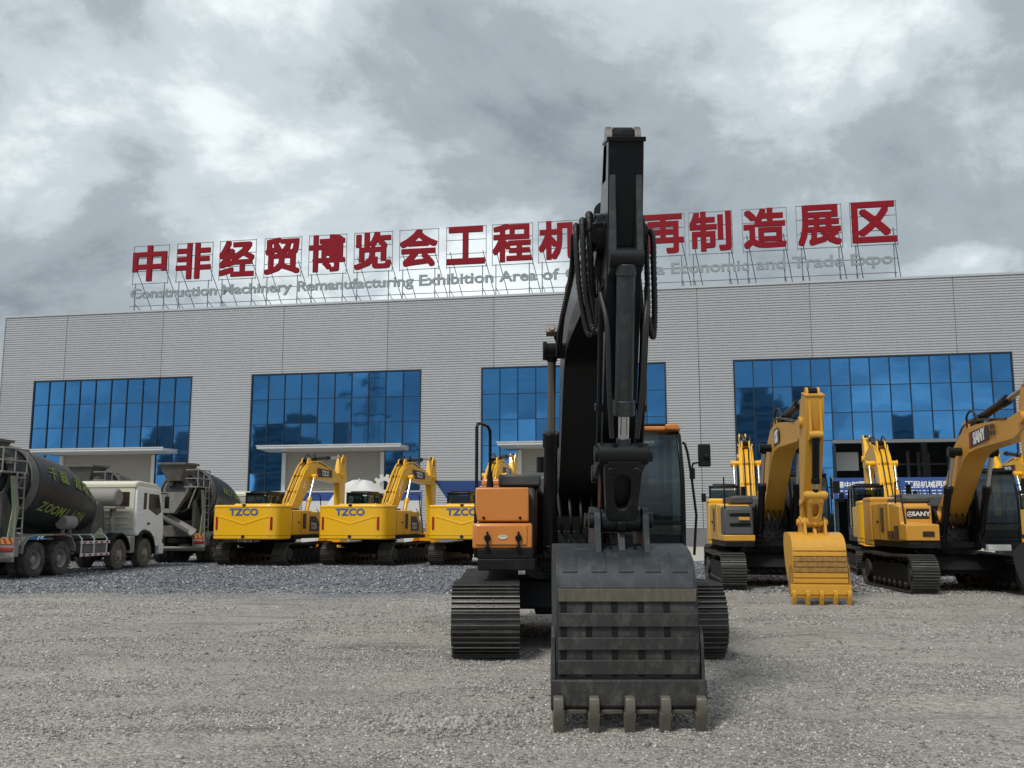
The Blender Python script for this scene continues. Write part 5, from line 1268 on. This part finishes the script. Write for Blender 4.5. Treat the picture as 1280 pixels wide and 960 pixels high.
# ------------------------------------------------------------------ machines
main = excavator('excavator', 'black-armed orange excavator with its black bucket resting on the gravel', 'excavators on display in the yard', (0.9, 13.6), 0.0, 21.36, -105.7, 0.0,
                 'orange', 'black', 'black', L=5.71, La=2.45, back=0.75, shoe=0.8, gauge=2.42, straps=1, style='main')
YB = ('yellow_tz', 'yellow_worn', 'yellow_tz')
TZL = ['yellow TZCO excavator parked directly beside the rear of a mixer truck', 'yellow TZCO excavator between two others, in front of the white tarpaulin heap', 'yellow TZCO excavator half hidden behind the orange excavator']
for lab, dp, (x, y) in zip(TZL, (0.0, -1.6, 1.2), ((-9.4, 39.1), (-5.35, 39.2), (-1.25, 38.9))):
    excavator('excavator', lab, 'excavators on display in the yard', (x, y), R(166 + dp), 20 + dp * 0.7, -91 - dp * 2, -75, 'yellow_tz', 'yellow_tz', 'yellow_tz', bk=YB, cyl='yellow_tz', L=5.6, La=2.6, single=False, straps=0, style='tz', shoemat='track_rust')
excavator('excavator', 'yellow excavator seen from behind, standing right behind the ochre bucket machine', 'excavators on display in the yard', (7.9, 32.2), R(168), 24, -95, -75, 'yellow_tz', 'yellow_tz', 'yellow_tz', bk=YB, cyl='yellow_tz', L=5.6, La=2.6, single=False, straps=0, style='tzlike', shoemat='track_rust')
excavator('excavator', 'yellow excavator seen from behind, parked behind the SANY machine near the banner', 'excavators on display in the yard', (12.55, 31.8), R(167), 23, -95, -75, 'yellow_tz', 'yellow_tz', 'yellow_tz', bk=YB, cyl='yellow_tz', L=5.6, La=2.6, single=False, straps=0, style='tzlike', shoemat='track_rust')
excavator('excavator', 'yellow TZCO excavator farthest back, seen past the SANY cab', 'excavators on display in the yard', (21.2, 38.0), R(172), 22, -93, -75, 'yellow_tz', 'yellow_tz', 'yellow_tz', bk=YB, cyl='yellow_tz', L=5.6, La=2.6, single=False, straps=0, style='tz', shoemat='track_rust')
excavator('excavator', 'ochre excavator with its worn yellow bucket set down facing the yard', 'excavators on display in the yard', (6.75, 25.5), R(-6), 18.0, -104, 0.0, 'yellow_cat', 'yellow_cat', 'yellow_cat', bk=('yellow_catbucket', 'yellow_worn', 'yellow_catbucket'), L=5.7, La=2.1, bend=0.85, back=0.6, bucket_w=(1.0, 1.06), straps=2, style='cat', cw='yellow_tz')
excavator('excavator', 'ochre SANY excavator with black cab and black bucket', 'excavators on display in the yard', (10.7, 24.0), R(-7.6), 19, -88, 20, 'yellow_sany', 'yellow_sany', 'yellow_sany', L=5.7, La=2.3, straps=1, foot=(0.45, 1.75), bend=0.76, back=0.6, style='sany', phi_t=R(2))
TR = [('mixer truck with white cab and black drum lettered in yellow-green', (-15.3, 28.95), R(174), False, True), ('mixer truck with grimy rear chutes standing beside the first yellow excavator', (-13.5, 40.4), R(174), True, True), ('mixer truck mostly hidden behind the white truck cab', (-17.9, 42.0), R(174), False, True)]
for lab, p, ph, up_, fl_ in TR: mixer(lab, p, ph, up_, fl_)

# ------------------------------------------------------------------ hoses and pipes on the black excavator's arm
def hose(name, pts, r, parent, rib=0.0, n=44, m='hose'):
    b = MB(); b.tube(bez(pts, n), r, 10, rib); return b.build(name, m, parent)
A_ = main['arm']
for sx in (-1, 1):
    hose('pipe', [(sx * 0.172, -0.35, 0.05), (sx * 0.172, -0.75, 0.30), (sx * 0.168, -1.35, 0.24), (sx * 0.165, -1.9, 0.16)], 0.022, A_, m='black')
    hose('pipe', [(sx * 0.185, -0.4, 0.40), (sx * 0.185, -0.7, 0.44), (sx * 0.18, -1.4, 0.36), (sx * 0.18, -1.85, 0.27)], 0.02, A_, m='black')
    for u in (0.65, 1.4):
        b = MB(); b.box((sx * 0.138, -u - 0.03, 0.25), (sx * 0.21, -u + 0.03, 0.36)); b.build('pipe_clamp', 'black', A_, 0.005)
    hose('hose', [(sx * 0.10, -1.6, 0.62), (sx * 0.13, -1.2, 0.66), (sx * 0.15, -0.7, 0.62), (sx * 0.19, -0.45, 0.45)], 0.02, A_)
# ribbed loops between boom head and arm, in the arm's frame (u down, w to the front)
for x, w0, dr_, rad_ in ((-0.28, 0.14, 0.04, 0.026), (-0.225, 0.05, 0.09, 0.03), (-0.325, 0.10, 0.0, 0.022)):
    hose('hose', [(x * 0.75, 0.02, -0.5 + dr_), (x * 0.95, 0.06 + dr_, -0.25), (x * 1.12, 0.10 + dr_, w0 - 0.06), (x * 1.14, 0.0 + dr_, w0 + 0.05), (x * 1.08, -0.35, w0 + 0.1), (x * 0.95, -0.62 + dr_, w0 + 0.08), (x * 0.8, -0.80 + dr_, w0 + 0.1), (x * 0.62, -0.74, w0 + 0.14), (x * 0.6, -0.5, w0 + 0.2)], rad_, A_, 0.09, 110)
for x, w0, rad_ in ((0.245, 0.12, 0.025), (0.21, 0.0, 0.023)):
    hose('hose', [(x * 0.8, 0.0, -0.4), (x * 0.95, 0.05, -0.15), (x * 1.08, 0.02, w0 + 0.0), (x * 1.1, -0.25, w0 + 0.08), (x * 1.15, -0.6, w0 + 0.1), (x * 1.1, -0.82, w0 + 0.12), (x * 0.9, -0.66, w0 + 0.16)], rad_, A_, 0.09, 90)
b = MB(); b.box((-0.24, -0.05, -0.05), (-0.145, 0.12, 0.18)); b.cyl((-0.24, 0.05, 0.1), (-0.30, 0.05, 0.1), 0.045, 8); b.build('hose_manifold', 'black', A_, 0.01)
B_ = main['boom']
for x, off in ((-0.33, 0.0), (-0.37, -0.1)):
    hose('pipe', [(x, -2.5, 0.9 + off), (x, -3.2, 0.85 + off), (x, -4.4, 0.42 + off), (x, -5.2, 0.16 + off), (x, -5.5, 0.2)], 0.02, B_, m='black')
b = MB(); b.box((-0.50, -2.72, 0.98), (-0.37, -2.62, 1.08)); b.cyl((-0.435, -2.72, 1.03), (-0.435, -2.735, 1.03), 0.04, 14); wl = b.build('work_lamp', 'chrome_dull', B_, 0.01)
b = MB(); b.tube([(-0.40, -2.6, 1.02), (-0.36, -2.5, 0.95), (-0.23, -2.45, 0.9)], 0.02, 6); b.build('lamp_arm', 'black', wl)

# ------------------------------------------------------------------ what stands behind the camera and shows only in the glazing
BT = [(-194, -190, 19, 20, 37, 'tower'), (-222, -215, 15, 18, 31, 'tower'), (-163, -225, 12, 14, 30, 'tower'), (-5, -165, 26, 20, 38, 'tower'), (38, -260, 24, 24, 30, 'tower'), (-276, -215, 9, 14, 38, 'tower')]
BL = ['broad dark tower block with stepped top across the road', 'squat dark block left of the broad tower', 'narrow dark block right of the broad tower', 'dark tower block facing the hall entrance', 'low grey block beyond the entrance tower', 'slim tower standing alone far to the west']
for (x, y, wx, wy, h, _), lab in zip(BT, BL):
    t = thing('tower_block', lab, 'building', (x, y, 0), 0, 'city blocks behind the yard')
    b = MB(); b.box((-wx / 2, -wy / 2, 0), (wx / 2, wy / 2, h)); b.box((-wx / 4, -wy / 4, h), (wx / 5, wy / 4, h + 4)); wl = b.build('wall', 'block_facade', t)
    for k in range(int(h / 3.2)):
        b = MB(); b.box((-wx / 2 + 1, wy / 2, 1.2 + k * 3.2), (wx / 2 - 1, wy / 2 + 0.1, 2.8 + k * 3.2)); b.build('window_band', 'block_glass', wl)
py = thing('power_pylon', 'tall lattice power pylon with three cross arms', 'pylon', (-118, -120, 0), 0)
b = MB()
for sx in (-1, 1):
    for sy in (-1, 1): b.cyl((sx * 3, sy * 3, 0), (sx * 0.6, sy * 0.6, 50), 0.14, 6)
for k in range(14):
    z0, z1 = k * 3.5, (k + 1) * 3.5; r0, r1 = 3 - 2.4 * z0 / 50, 3 - 2.4 * z1 / 50
    for sy in (-1, 1): b.cyl((-r0, sy * r0, z0), (r1, sy * r1, z1), 0.07, 5); b.cyl((r0, sy * r0, z0), (-r1, sy * r1, z1), 0.07, 5)
b.build('lattice', 'pylon_steel', py)
for z, wv in ((34, 7), (40, 9), (46, 6)):
    b = MB(); b.prism([(-0.3, z), (0.3, z), (0.3, z + 0.6), (-0.3, z + 0.6)], -wv, wv); b.cyl((-wv, 0, z + 0.3), (0, 0, z + 3), 0.12, 5); b.cyl((wv, 0, z + 0.3), (0, 0, z + 3), 0.12, 5); b.build('cross_arm', 'pylon_steel', py)
